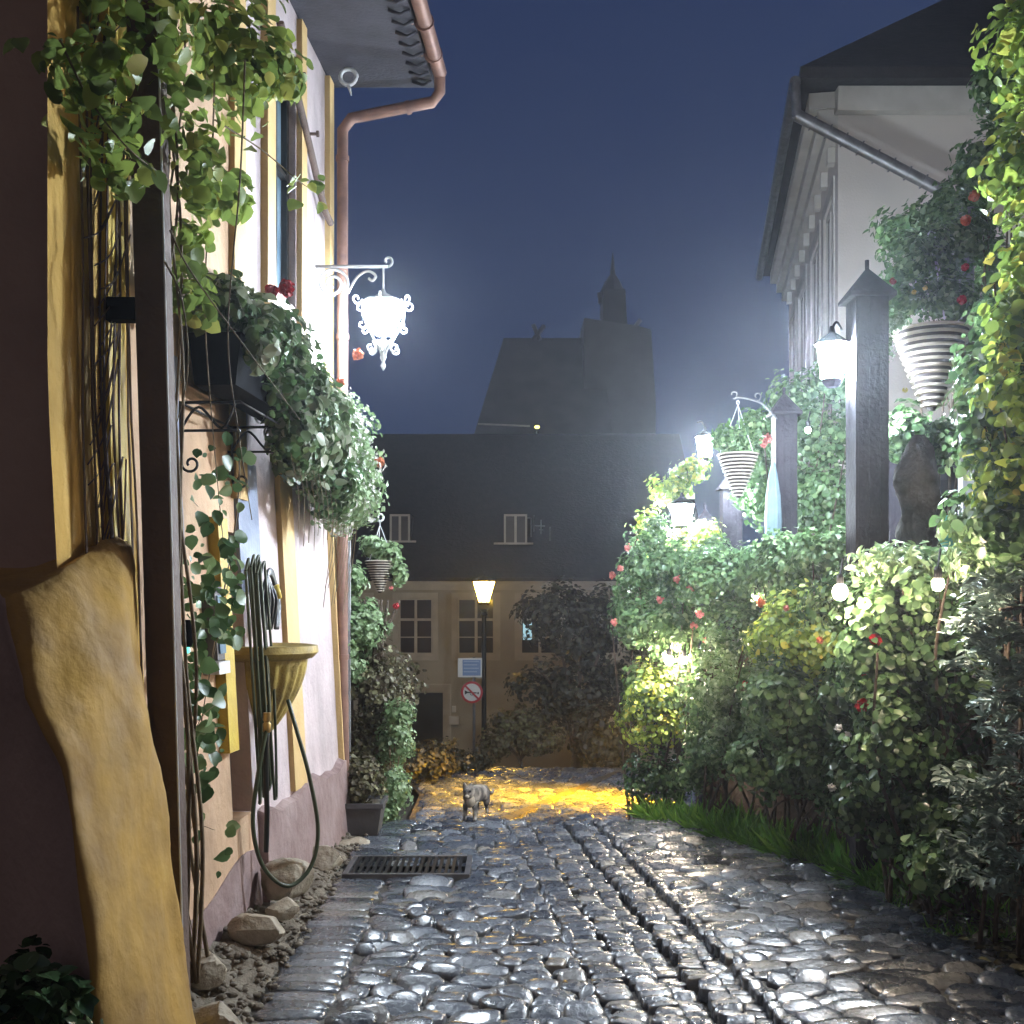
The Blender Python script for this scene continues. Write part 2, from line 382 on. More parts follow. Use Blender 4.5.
def cobbles():
    sides = 12
    th = np.arange(sides)/sides*2*PI
    V = []; Fq = []; Ft = []; mi = []
    rings = [(1.0, -.8), (1.0, .42), (.965, .80), (.87, .96), (.5, 1.0)]
    cnt = 0
    def stone(cx, cy, a, b, h, rot, z0, p=2.6, tilt=(0, 0)):
        nonlocal cnt
        c, s_ = np.cos(th), np.sin(th)
        ex = np.sign(c)*np.abs(c)**(2/p); ey = np.sign(s_)*np.abs(s_)**(2/p)
        wob = 1+np.array([R.uniform(-.10, .08) for _ in range(sides)])
        base = len(V)
        for (sc, hz) in rings:
            X = ex*a*sc*wob; Y = ey*b*sc*wob
            xr = X*math.cos(rot)-Y*math.sin(rot); yr = X*math.sin(rot)+Y*math.cos(rot)
            Z = z0+h*hz+tilt[0]*X+tilt[1]*Y
            for i in range(sides): V.append((cx+xr[i], cy+yr[i], Z[i]))
        V.append((cx, cy, z0+h*1.01)); top = len(V)-1
        for k in range(len(rings)-1):
            for i in range(sides):
                i2 = (i+1) % sides; Fq.append((base+k*sides+i, base+k*sides+i2, base+(k+1)*sides+i2, base+(k+1)*sides+i)); mi.append(0)
        k = len(rings)-1
        for i in range(sides): Fq.append((base+k*sides+i, base+k*sides+(i+1) % sides, top)); mi.append(0)
        cnt += 1
    # river-stone fields on both sides of the sett band
    y = 2.6
    while y < 19:
        depth = R.uniform(.07, .115)*(1 if y < 10 else 1.5)
        xl = interp(y, XL)+(.30 if y < 8.2 else 0); xr = interp(y, XR); xc = interp(y, XC)
        spans = [(xl, xc-.33, .17), (xc+.36, xr, .21)] if y < 9.0 else [(xl, xr, .2)]
        for (a0, a1, mean) in spans:
            x = a0+R.uniform(-.03, .05)
            while x < a1:
                w = mean*R.uniform(.55, 1.5)
                w = min(w, max(.07, a1-x))
                cy = y+R.uniform(-.018, .018)+.03*math.sin(x*5+y*3)
                if x+w/2 < 5.5:
                    stone(x+w/2, cy, w*.5*.99, depth*.5*R.uniform(1.0, 1.2), R.uniform(.022, .042), R.uniform(-.28, .28),
                          zg(x, cy)-.006+R.uniform(-.008, .006), R.uniform(2.1, 3.0), (R.uniform(-.10, .10), R.uniform(.06, .50)))
                x += w
        y += depth*.93
    # flat kerb flags along the left edge
    y = 2.6
    while y < 8.1:
        d = R.uniform(.075, .125); xl = interp(y, XL)
        stone(xl+.155, y, .150*R.uniform(.9, 1.05), d*.5, .030, R.uniform(-.06, .06), zg(0, y)-.004, 4.5, (R.uniform(-.04, .04), R.uniform(.0, .28)))
        y += d*1.02
    # band of narrow setts with two sunken runnels
    cols = [(-.25, .16, 0.0), (-.10, .14, .0), (.035, .11, -.032), (.155, .12, .004), (.27, .10, -.036), (.345, .06, .0)]
    for (o, w, dz) in cols:
        y = 2.6+R.uniform(0, .04)
        while y < 9.3:
            d = R.uniform(.045, .09); xc = interp(y, XC)
            stone(xc+o+R.uniform(-.014, .014), y, w*.5*R.uniform(.78, 1.12), d*.5*R.uniform(.85, 1.2), .028+(.006 if dz == 0 else 0), R.uniform(-.18, .18), zg(0, y)+dz+R.uniform(-.004, .004), 3.2, (R.uniform(-.12, .12), R.uniform(.0, .45)))
            y += d*1.0
    # bedding sheet
    xs = np.linspace(-1.15, 2.45, 60); ys = np.linspace(2.4, 19, 160); base = len(V)
    for yy in ys:
        for i, xx in enumerate(xs):
            u = i/59; xl = interp(yy, XL)-.05; xr = interp(yy, XR)+.12
            xw = xl+(xr-xl)*u
            V.append((xw, yy, zg(xw, yy)+.003+R.uniform(-.007, .007)-(.035 if -.02 < xw-interp(yy, XC) < .32 and yy < 9.2 else 0)))
    for j in range(len(ys)-1):
        for i in range(59):
            Fq.append((base+j*60+i, base+j*60+i+1, base+(j+1)*60+i+1, base+(j+1)*60+i)); mi.append(1)
    o = mesh_obj('cobbled_street', V, Fq, [M['cobble'], M['bedding']], smooth=True, mi=mi)
    tag(o, kind='structure')
cobbles()

# rubble apron between wall and street
def Wx(s): return -1.34+.068*(s-4.6)
def batter(z): return -.1*min(1, max(0, (z-.4)/1.9))
def W(s, off, z): return (Wx(s)+off+batter(z), s-.068*off, z)
def apz(x, y):
    t = (interp(y, XL)-x)/.4
    return .015+.11*max(0, min(1, t))+.014*math.sin(x*31+y*17)+.012*math.sin(y*41-x*13)
xs = [0]*1
V = []; Fc = []
ny, nx = 120, 14
for j in range(ny):
    y = 2.6+(7.9-2.6)*j/(ny-1)
    for i in range(nx):
        x0 = Wx(y)-.3; x1 = interp(y, XL)+.03
        x = x0+(x1-x0)*i/(nx-1)
        V.append((x, y, apz(x, y)*(.4 if i == nx-1 else 1)+R.uniform(-.012, .012)-(.05 if i == nx-1 else 0)))
for j in range(ny-1):
    for i in range(nx-1): Fc.append((j*nx+i, j*nx+i+1, (j+1)*nx+i+1, (j+1)*nx+i))
tag(mesh_obj('rubble_verge', V, Fc, M['gravel'], smooth=True), kind='structure')
mb = MB()
for k in range(1300):
    y = R.uniform(3.2, 7.7); t = R.random()**.8
    x = Wx(y)+.0+(interp(y, XL)+.06-Wx(y))*t
    r = R.uniform(.006, .022)
    mb.ball((x, y, apz(x, y)+r*.2), r, 6, 4, .6, .25, R)
tag(mb.build('pebbles', M['gravel'], None, True), 'small loose pebbles and rubble along the foot of the left wall', 'pebbles', kind='stuff')

def rock(px, py, wpx, hf, d, label, seed):
    rr = random.Random(seed)
    c = P(px, py, d); r = wpx/F*d/2
    mb = MB(); mb.ball((0, 0, 0), 1, 22, 16, 1)
    Q = np.array(mb.V)
    for k in range(11):
        nv_ = np.array([rr.gauss(0, 1), rr.gauss(0, 1), rr.gauss(0, 1)+.3]); nv_ /= np.linalg.norm(nv_); dd = rr.uniform(.5, .85)
        ov = np.maximum(Q@nv_-dd, 0); Q = Q-ov[:, None]*nv_*.92
    Q += np.array([[rr.uniform(-.02, .02) for _ in range(3)] for _ in Q])
    Q = Q*np.array([r*1.15, r*.95, r*hf*1.15])+c
    mb.V = [tuple(q) for q in Q]
    o = mb.build('rock', M['stone'], None, True, origin=(c[0], c[1], c[2]-r*hf*.6))
    smooth_angle(o, 28)
    tag(o, label, 'rock', 'rocks at the foot of the left wall')
rock(257, 928, 52, .55, 4.95, 'mossy flat boulder below the hose loop, nearest the cobbles', 1)
rock(287, 882, 56, .75, 5.5, 'pale angular rock directly under the bottom of the hanging hose loop', 2)
rock(322, 858, 46, .6, 6.5, 'pale rounded rock between the hose loop and the planter', 3)
rock(348, 846, 42, .4, 7.2, 'low whitish stone right beside the grey square planter', 4)
rock(206, 968, 46, .8, 4.35, 'brown rock at the foot of the ochre-lit buttress, behind the smooth one', 5)
rock(213, 1018, 60, .55, 3.95, 'smooth rounded rock at the bottom edge beside the buttress foot', 6)
rock(284, 908, 34, .6, 5.15, 'small stone between the mossy boulder and the pale angular rock', 7)

# drain grate
c0 = np.array([-.60, 6.5, .055])
t = thing('drain_grate', 'rectangular slatted iron drain grate set across the wet cobbles', 'drain grate', c0)
mb = MB()
mb.box(-.96, -.24, 6.26, 6.29, .0, .052); mb.box(-.96, -.24, 6.70, 6.73, .0, .052)
mb.box(-.96, -.93, 6.29, 6.70, .0, .052); mb.box(-.27, -.24, 6.29, 6.70, .0, .052)
mb.build('frame', M['tin'], t)
mb = MB()
for k in range(17): mb.box(-.92+k*.038, -.902+k*.038, 6.29, 6.70, .01, .049)
mb.box(-.93, -.27, 6.48, 6.50, .005, .043)
mb.build('bars', M['iron'], t)
mb = MB(); mb.box(-.93, -.27, 6.29, 6.7, -.02, .002)
# keep the pit out of the way of stones
mb.build('pit', M['black'], t)

# ------------------------------------------------------------------ wall with openings
def wall_panel(mb, s0, s1, z0, z1, holes, f, depth, split=None, zs=None):
    S_ = sorted(set([s0, s1]+[h[0] for h in holes]+[h[1] for h in holes]+(split or [])))
    Z_ = sorted(set([z0, z1]+[h[2] for h in holes]+[h[3] for h in holes]+(zs or [])))
    for i in range(len(S_)-1):
        for j in range(len(Z_)-1):
            a, b, c, d = S_[i], S_[i+1], Z_[j], Z_[j+1]
            if any(h[0] <= (a+b)/2 <= h[1] and h[2] <= (c+d)/2 <= h[3] for h in holes): continue
            mb.add([f(a, 0, c), f(b, 0, c), f(b, 0, d), f(a, 0, d)], [(0, 1, 2, 3)])
    for (a, b, c, d) in holes:
        mb.add([f(a, 0, c), f(a, -depth, c), f(a, -depth, d), f(a, 0, d)], [(0, 1, 2, 3)])
        mb.add([f(b, 0, c), f(b, -depth, c), f(b, -depth, d), f(b, 0, d)], [(3, 2, 1, 0)])
        mb.add([f(a, 0, d), f(b, 0, d), f(b, -depth, d), f(a, -depth, d)], [(0, 1, 2, 3)])
        mb.add([f(a, 0, c), f(b, 0, c), f(b, -depth, c), f(a, -depth, c)], [(3, 2, 1, 0)])
        mb.add([f(a, -depth, c), f(b, -depth, c), f(b, -depth, d), f(a, -depth, d)], [(0, 1, 2, 3)])

# ------------------------------------------------------------------ left house
HS0, HS1 = 3.75, 7.5
house = thing('corner_house', 'peach and lilac plastered old house, its lamplit corner coloured ochre, with yellow trim on the left', 'house', (Wx(5.5)-1, 5.5, 0))
mb = MB()
zs = list(np.linspace(-.2, 2.4, 14))+[3, 4]
holes = [(6.12, 6.66, 3.35, 4.62), (5.2, 5.52, .55, 1.93)]
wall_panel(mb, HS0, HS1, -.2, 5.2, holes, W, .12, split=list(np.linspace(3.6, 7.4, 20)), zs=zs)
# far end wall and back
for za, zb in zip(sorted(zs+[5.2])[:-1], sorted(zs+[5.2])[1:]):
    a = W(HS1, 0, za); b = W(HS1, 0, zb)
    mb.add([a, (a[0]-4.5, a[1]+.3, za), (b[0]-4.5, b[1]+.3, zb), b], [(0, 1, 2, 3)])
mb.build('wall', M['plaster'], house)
mb = MB()   # end wall facing the viewer
zz = sorted(zs+[5.2])
for za, zb in zip(zz[:-1], zz[1:]):
    a = W(HS0, 0, za); b = W(HS0, 0, zb)
    mb.add([(a[0]-4.5, a[1]-.1, za), a, b, (b[0]-4.5, b[1]-.1, zb)], [(0, 1, 2, 3)])
mb.build('end_wall', M['dark_wall'], house)
# plinth
mb = MB()
n = 26
for k in range(n):
    s0 = 5.58+(7.53-5.58)*k/n; s1 = 5.58+(7.53-5.58)*(k+1)/n
    h0 = .53+.025*math.sin(s0*6)+.012*math.sin(s0*19); h1 = .53+.025*math.sin(s1*6)+.012*math.sin(s1*19)
    mb.hexa([W(s0, 0, -.2), W(s0, .07, -.2), W(s1, .07, -.2), W(s1, 0, -.2), W(s0, 0, h0), W(s0, .045, h0-.02), W(s1, .045, h1-.02), W(s1, 0, h1)])
for k in range(16):
    s0 = 4.05+(5.58-4.05)*k/16; s1 = 4.05+(5.58-4.05)*(k+1)/16
    g0 = .32+.06*math.sin(s0*5); g1 = .32+.06*math.sin(s1*5)
    mb.hexa([W(s0, 0, -.2), W(s0, .04, -.2), W(s1, .04, -.2), W(s1, 0, -.2), W(s0, 0, g0), W(s0, .006, g0), W(s1, .006, g1), W(s1, 0, g1)])
mb.build('plinth', M['plinth'], house)
# trims
def trimstrip(s0, s1, z0, z1, th=.03, m='trim', nm='trim', o0=0):
    mb = MB(); zz = np.linspace(z0, z1, 8)
    for a, b in zip(zz[:-1], zz[1:]):
        mb.hexa([W(s0, o0, a), W(s0, th, a), W(s1, th, a), W(s1, o0, a), W(s0, o0, b), W(s0, th, b), W(s1, th, b), W(s1, o0, b)])
    return mb.build(nm, M[m], house)
trimstrip(6.20, 6.46, .53, 2.9); trimstrip(7.40, 7.525, .53, 5.1, .035)
trimstrip(5.42, 5.60, 2.1, 5.1); trimstrip(5.95, 6.10, 3.2, 5.1, .04)
trimstrip(6.68, 6.80, 3.2, 5.1, .035)
trimstrip(5.06, 5.195, .9, 1.98, .05, 'yellow', 'jamb_and_lit_strip')
trimstrip(5.46, 5.80, 1.64, 2.3, .02, 'bluepaint', 'shutter')
trimstrip(4.45, 4.68, 1.85, 2.62, .03, 'bluepaint', 'shutter')
trimstrip(3.99, 4.13, 1.75, 4.1, .03, 'yellow', 'jamb_and_lit_strip')  # no door here: brightest yellow light on the corner painted as a strip
# window high by the corner
win = bpy.data.objects.new('window', None); COL.objects.link(win); win.parent = house
win.location = Vector(W(6.39, -.05, 4.0))-Vector([float(c) for c in wpos(house)])
mb = MB()
for (a, b, c, d) in [(6.12, 6.17, 3.35, 4.62), (6.61, 6.66, 3.35, 4.62), (6.17, 6.61, 3.35, 3.40), (6.17, 6.61, 4.57, 4.62), (6.37, 6.41, 3.4, 4.57), (6.17, 6.61, 4.1, 4.13)]:
    mb.box(a, b, -.09, -.04, c, d, W)
mb.build('frame', M['blackpaint'], win)
mb = MB(); mb.box(6.17, 6.61, -.085, -.075, 3.40, 4.57, W); mb.build('pane', M['glass_blue'], win)
# eave, roof and gutter
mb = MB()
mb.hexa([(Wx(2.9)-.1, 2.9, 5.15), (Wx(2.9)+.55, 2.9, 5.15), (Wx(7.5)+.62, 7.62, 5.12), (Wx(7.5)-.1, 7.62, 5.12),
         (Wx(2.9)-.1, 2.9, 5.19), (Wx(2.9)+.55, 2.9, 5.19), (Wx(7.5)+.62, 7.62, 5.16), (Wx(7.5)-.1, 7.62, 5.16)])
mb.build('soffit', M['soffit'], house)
mb = MB()
mb.hexa([(Wx(2.9)-4.5, 2.9, 5.2), (Wx(2.9)+.58, 2.9, 5.2), (Wx(7.5)+.66, 7.66, 5.17), (Wx(7.5)-4.5, 7.66, 5.2),
         (Wx(2.9)-4.5, 2.9, 8.8), (Wx(2.9)+.50, 2.9, 5.29), (Wx(7.5)+.58, 7.66, 5.26), (Wx(7.5)-4.5, 7.66, 8.8)])
mb.build('roof', M['roof'], house)
mb = MB()
for k in range(10):
    y = 6.35+k*.13; xx = Wx(y)+.575
    mb = MB(); mb.tube([(xx-.11, y, 5.118), (xx-.04, y, 5.09), (xx+.02, y, 5.118)], .012, 6)
    mb.build('rafter_end', M['soffit'], house, True)
mb = MB()
gp = [(Wx(2.9)+.64, 2.9, 5.16), (Wx(7.5)+.66, 7.40, 5.12)]
mb.tube(gp, .048, 12)
for y in (6.75, 7.15): mb.tube([(Wx(y)+.66-.075, y, 5.12), (Wx(y)+.66-.075, y+.02, 5.12)], .01, 6); mb.tube([(Wx(y)+.657, y, 5.125), (Wx(y)+.657, y+.015, 5.125)], .062, 12)
smooth_angle(mb.build('gutter', M['copper'], house))
# downpipe
gx = Wx(7.5)+.66; px_ = W(7.45, .09, 2)[0]
dp = [(gx, 7.40, 5.10), (gx, 7.42, 5.0), (gx-.05, 7.44, 4.94), (gx-.5, 7.46, 4.86), (px_+.06, 7.46, 4.84), (px_, 7.46, 4.76), (px_, 7.46, 4.4), (px_, 7.46, 1.2), (px_+.01, 7.46, .3)]
mb = MB(); mb.tube(dp, .038, 14)
for (a, b) in [(3, 4)]: pass
for z in (4.55, 3.35, 2.2, 1.2):
    mb.tube([(px_, 7.46, z), (px_, 7.46, z+.035)], .045, 14)
mb.tube([(gx-.2, 7.45, 4.912), (gx-.23, 7.45, 4.905)], .045, 14)
smooth_angle(mb.build('downpipe', M['copper'], house))
# slanting conduit with clips
a = np.array(W(6.15, .05, 4.80)); b = np.array(W(7.2, .05, 4.12))
mb = MB(); mb.tube([a, b, np.array(W(7.36, .05, 4.1)), ], .022, 10)
for q in (.25, .55): 
    c = a+(b-a)*q; mb.tube([c+np.array([-.02, 0, 0]), c+np.array([.07, 0, 0])], .01, 6); mb.tube([c+np.array([.06, 0, 0]), c+np.array([.075, 0, 0])], .02, 8)
smooth_angle(mb.build('conduit', M['brownwood'], house))
# white wrought hook under the eave
h = W(7.3, .05, 5.0)
mb = MB(); mb.tube(spiral((h[0]+.13, h[1], h[2]+.04), (1, 0, 0), (0, 0, 1), .055, .05, 0, 2*PI, 18), .014, 8); mb.tube([(h[0]+.13, h[1], h[2]-.01), (h[0]+.15, h[1], h[2]-.08)], [.014, .004], 6)
o = mb.build('eave_hook', M['whiteiron'], house, True)

# buttress
def buttress():
    rows = 46; V = []; Fc = []
    tabR = [(-.1, -1.03), (0, -1.05), (.35, -1.11), (.7, -1.165), (.98, -1.20), (1.3, -1.25), (1.6, -1.29), (1.72, -1.315), (1.80, -1.35), (1.83, -1.40)]
    tabL = [(-.1, -1.05), (.2, -1.10), (.55, -1.16), (.88, -1.215), (1.15, -1.27), (1.4, -1.37), (1.6, -1.43), (1.83, -1.50)]
    tabY = [(-.1, 3.02), (.8, 3.10), (1.4, 3.2), (1.6, 3.26), (1.83, 3.34)]
    n = 22
    for j in range(rows):
        z = -.1+1.93*j/(rows-1)
        xr = interp(z, tabR); xl = interp(z, tabL); yf = interp(z, tabY)
        ye = interp(z, [(1.4, 3.70), (1.83, 3.86)])
        poly = crs([(-1.95, 3.82, 0), (xl-.14, yf+.16, 0), (xl, yf, 0), ((xl+xr)/2+.018, (yf+ye)/2-.02, 0), (xr, ye, 0), (xr-.04, ye+.17, 0), (-1.47, 4.12, 0)], 7)
        for k, p in enumerate(poly):
            e = .012*math.sin(z*5+k*.3)+.006*math.sin(z*13-k*.5)+.0025*R.uniform(-1, 1)
            V.append((p[0]+e, p[1]-e*.5, z+.01*math.sin(k)-.36*max(0, 3.9-p[1])*(max(0, z-1.0)/.83)**1.6-.12*max(0, -1.36-p[0])*(max(z, 0)/1.8)**3))
    m = len(poly)
    for j in range(rows-1):
        for k in range(m-1): Fc.append((j*m+k, j*m+k+1, (j+1)*m+k+1, (j+1)*m+k))
    Fc.append(tuple((rows-1)*m+k for k in range(m)))
    return mesh_obj('buttress', V, Fc, [M['ochre'], M['dark_wall']], house, True, [1 if (i < len(Fc)-1 and i % (m-1) < 12) else 0 for i in range(len(Fc))])  # lit side coloured ochre, shaded side wall brown: light put into the colour
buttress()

# timber post, lattice, bracket
t = thing('timber_post', 'tall dark brown timber post standing against the ochre-lit wall', 'post', (-1.2, 4.0, 0))
mb = MB(); b0 = (-1.33, -1.205); t0 = (-1.395, -1.275)
mb.hexa([(-1.255, 3.93, .0), (-1.16, 3.93, .0), (-1.16, 4.02, .0), (-1.255, 4.02, .0), (-1.38, 3.93, 4.1), (-1.268, 3.93, 4.1), (-1.268, 4.02, 4.1), (-1.38, 4.02, 4.1)])
mb.build('shaft', M['brownwood'], t)
mb = MB(); mb.tube([(-1.157, 3.925, .05), (-1.197, 3.925, 1.5), (-1.236, 3.925, 3.0), (-1.265, 3.925, 4.05)], .004, 6)
mb.build('cable', M['whiteiron'], t)
mb = MB(); mb.box(-1.45, -1.345, 3.95, 4.01, 2.60, 2.68); mb.build('bracket', M['black'], t)
t = thing('wall_trellis', 'fine crisscross lattice with dead twigs on the ochre-lit wall beside the timber post', 'trellis', W(3.9, .03, .8))
mb = MB()
for k in range(9):
    s = 3.76+.05*k
    mb.tube([W(s+.02*math.sin(z*3+k), .035+.008*(k % 2), z) for z in np.linspace(.75, 3.6, 16)], .0045, 5)
for k in range(40):
    z = .8+k*.07; a_ = R.uniform(3.76, 3.9); b_ = a_+R.uniform(.08, .3)
    mb.tube(crs([W(a_, .045, z), W((a_+b_)/2, .05, z+R.uniform(.05, .2)), W(b_, .04, z+R.uniform(.15, .5))], 4), .0035, 4)
mb.build('slats', M['brownwood'], t)

# grey meter box
t = thing('meter_box', 'small grey glazed meter box with a chrome bottom edge on the peach wall', 'meter box', W(5.05, .04, 1.28))
mb = MB(); mb.box(4.93, 5.0, 0, .06, 1.33, 1.66, W); mb.box(5.0, 5.045, .0, .055, 1.33, 1.66, W); o = mb.build('case', M['planter'], t)
mb = MB(); mb.box(4.95, 5.03, .062, .067, 1.36, 1.62, W); mb.build('glass_front', M['glass_blue'], t)
mb = MB(); mb.box(4.90, 5.05, .0, .075, 1.27, 1.325, W); mb.build('chrome_edge', M['whiteiron'], t)

# wall fountain basin
bc = np.array(W(5.74, .0, 1.30))
t = thing('wall_basin', 'yellow fluted half-round stone basin fixed on the lilac wall under the hoses', 'basin', (bc[0], bc[1], .9))
mb = MB(); fx = []
n = 44; prof = [(.03, -.40), (.07, -.375), (.13, -.30), (.195, -.19), (.235, -.09), (.25, -.005)]
V = []; Fc = []
for i, (r, z) in enumerate(crs([(p[0], p[1], 0) for p in prof], 4)[:]if False else [tuple(q[:2]) for q in crs([(p[0], p[1], 0) for p in prof], 4)]):
    for j in range(n+1):
        th = -PI/2-.05+(PI+.1)*j/n
        rr = r*(1-.085*(.5+.5*math.cos(11*th*2))*(1 if 3 < i < 19 else 0))
        V.append((bc[0]+rr*math.cos(th), bc[1]+rr*math.sin(th)*1.05, bc[2]+z))
m = n+1; k = len(V)//m
for i in range(k-1):
    for j in range(n): Fc.append((i*m+j, i*m+j+1, (i+1)*m+j+1, (i+1)*m+j))
mesh_obj('bowl', V, Fc, M['basin'], t, True)
mb = MB(); mb.lathe([(.22, -.01), (.275, .0), (.305, .03), (.30, .065), (.26, .07), (.22, .045), (.0, .03)], bc, 30)
smooth_angle(mb.build('rim', M['basin'], t))
# hoses
t = thing('garden_hose', 'coiled dark green garden hose hanging in front of the yellow door jamb', 'hose', W(5.5, .1, .2))
mb = MB()
for k in range(7):
    s = 5.37+.022*k; o = .07+.02*(k % 3); zt = 1.80+.02*math.sin(k*2); zb = .62+.10*((k*37) % 5)/5
    w = .05+.006*k
    mb.tube(crs([W(s, o, zt-.06), W(s+w/2, o+.01, zt), W(s+w, o, zt-.08), W(s+w+.01, o+.01, (zt+zb)/2), W(s+w, o, zb+.05), W(s+w/2, o, zb), W(s, o+.01, zb+.06), W(s-.012, o+.01, (zt+zb)/2), W(s, o, zt-.06)], 7), .0072, 7)
mb.build('coil', M['hose'], t, True)
mb = MB()
lp = [P(*q) for q in [(268, 722, 5.36), (258, 775, 5.3), (253, 825, 5.28), (263, 866, 5.3), (287, 886, 5.36), (310, 868, 5.45), (318, 830, 5.5), (309, 775, 5.52), (296, 728, 5.55), (288, 700, 5.6)]]
mb.tube(crs(lp, 9), .0105, 9); mb.build('loop', M['hose'], t, True)
mb = MB(); a = P(267, 722, 5.36); mb.lathe([(.017, -.05), (.021, -.045), (.021, -.01), (.014, 0), (.021, .01), (.019, .045)], a, 12); smooth_angle(mb.build('brass_coupling', M['brass'], t))
mb = MB(); mb.tube(crs([P(267, 732, 5.36), P(266, 770, 5.34), P(267, 810, 5.33), P(266, 852, 5.33)], 5), .013, 8); mb.build('tail', M['darkhose'], t, True)
t = thing('black_cable_coil', 'black cable coil with a yellow connector hanging above the basin', 'cable', W(5.68, .08, 1.45))
mb = MB()
for k in range(5):
    s = 5.56+.028*k; mb.tube(crs([W(s, .09, 1.45), W(s-.01, .09+.01*k, 1.6), W(5.62, .10, 1.72), W(5.72, .1, 1.71+.01*k), W(5.77+.012*k, .1, 1.58), W(5.72+.01*k, .1, 1.45)], 6), .009, 7)
mb.build('coil', M['darkhose'], t, True)
mb = MB(); mb.tube([W(5.73, .11, 1.675), W(5.75, .12, 1.61)], [.019, .017], 10); mb.build('connector', M['yellow'], t, True)

# ------------------------------------------------------------------ left lantern
Lc = np.array([-.83, 7.15, 3.42])
t = thing('wall_lantern', 'ornate white wrought-iron bracket lantern glowing white on the corner of the left house', 'lantern', (-1.2, 7.15, 3.75))
mb = MB()
mb.tube([(-1.30, 7.15, 3.75), (-.80, 7.15, 3.75)], .011, 8)
mb.tube(spiral((-.80, 7.15, 3.785), (1, 0, 0), (0, 0, 1), .035, .012, -PI/2, 1.3*PI, 20), .008, 7)
mb.tube(spiral((-1.16, 7.15, 3.64), (1, 0, 0), (0, 0, 1), .105, .02, .1*PI-2.2*PI, 1.6*PI, 46), .010, 7)
mb.tube(crs([(-1.06, 7.15, 3.58), (-1.0, 7.15, 3.68), (-.93, 7.15, 3.72), (-.88, 7.15, 3.69), (-.90, 7.15, 3.66), (-.925, 7.15, 3.675)], 6), .009, 7)
mb.tube([(Lc[0], 7.15, 3.75), (Lc[0], 7.15, 3.60)], .007, 6)
mb.tube([(-1.295, 7.15, 3.9), (-1.295, 7.15, 3.5)], .012, 6)
mb.build('bracket', M['whiteiron'], t, True)
mb = MB(); mb.lathe([(.05, -.11), (.10, -.05), (.128, .06), (.12, .09)], Lc, 12); mb.build('glass', M['e_cool'], t)
mb = MB()
mb.lathe([(.002, .20), (.02, .16), (.10, .115), (.15, .105), (.15, .095), (.02, .095)][::-1], Lc, 6)
for k in range(6):
    a = PI/6+k*PI/3; u = np.array([math.cos(a), math.sin(a), 0]); z = np.array([0, 0, 1.])
    mb.tube([Lc+u*.15+z*.1, Lc+u*.145+z*.0, Lc+u*.11-z*.07, Lc+u*.066-z*.15], .0065, 6)
    mb.tube(spiral(Lc+u*.185+z*.10, u, z, .038, .008, PI, 3.1*PI, 16), .007, 6)
    mb.tube(spiral(Lc+u*.15+z*-.06, u, z, .036, .008, PI*.6, 2.6*PI, 16), .006, 6)
    mb.tube(spiral(Lc+u*.09+z*-.2, u, z, .042, .01, PI*.6, 2.6*PI, 16), .0065, 6)
    mb.tube(crs([Lc+u*.066-z*.15, Lc+u*.03-z*.2, Lc+u*.012-z*.25], 4), .006, 6)
mb.lathe([(.004, -.34), (.018, -.31), (.008, -.285), (.022, -.255), (.01, -.22), (.06, -.155), (.02, -.15)], Lc, 10)
mb.build('cage', M['whiteiron'], t, True)

# ------------------------------------------------------------------ flower boxes on the left wall
BR = 'flower boxes and baskets hung on the left house'
t = thing('flower_box', 'black window box with variegated leaves and red geraniums on scrolled iron bracket', 'flower box', W(5.3, .15, 2.52), BR)
mb = MB(); mb.hexa([W(4.75, .07, 2.52), W(4.75, .25, 2.52), W(5.95, .25, 2.52), W(5.95, .07, 2.52), W(4.73, .05, 2.74), W(4.73, .28, 2.74), W(5.97, .28, 2.74), W(5.97, .05, 2.74)])
mb.build('planter', M['black'], t)
mb = MB()
for s in (4.72, 5.4): 
    mb.tube([W(s, 0, 2.44), W(s, .28, 2.44)], .007, 6); mb.tube([W(s, 0, 2.32), W(s, .28, 2.32)], .006, 6)
    mb.tube(crs([W(s, .02, 2.32), W(s, .1, 2.42), W(s, .2, 2.33), W(s, .26, 2.44)], 6), .006, 6)
    mb.tube(spiral(W(s, .06, 2.18), (1, 0, 0), (0, 0, 1), .04, .012, -PI, 1.2*PI, 18), .006, 6)
    mb.tube([W(s, .02, 2.44), W(s, .02, 2.18)], .007, 6)
for o_ in (.02, .28): mb.tube([W(4.72, o_, 2.44), W(5.4, o_, 2.44)], .006, 6)
mb.build('iron_bracket', M['iron'], t, True)
reg = [(W(4.85, .14, 2.86), (.12, .2, .10)), (W(5.2, .2, 2.86), (.17, .28, .13)), (W(5.6, .27, 2.72), (.17, .3, .22)), (W(5.0, .30, 2.72), (.07, .3, .10)), (W(5.4, .33, 2.62), (.08, .3, .14)), (W(5.7, .36, 2.55), (.1, .3, .2)), (W(5.95, .3, 2.5), (.16, .25, .28)), (W(5.55, .30, 2.42), (.10, .25, .18)), (W(6.2, .30, 2.35), (.14, .2, .26))]
pos, nr = clump_pts(reg, 5200, 190, .085)
foliage('foliage', pos, nr, .056, SH_OVAL, M['l_var'], t)
pos, nr = clump_pts(reg, 3600, 150, .10)
foliage('foliage', pos, nr, .04, SH_SIMPLE, M['l_mid'], t)
for (px, py, d, r) in [(272, 291, 5.25, .04), (286, 288, 5.3, .045), (318, 379, 5.75, .035), (225, 280, 5.0, .025)]:
    blossom('flower_head', P(px, py, d), r, M['f_red'], t, 60)
mb = MB()
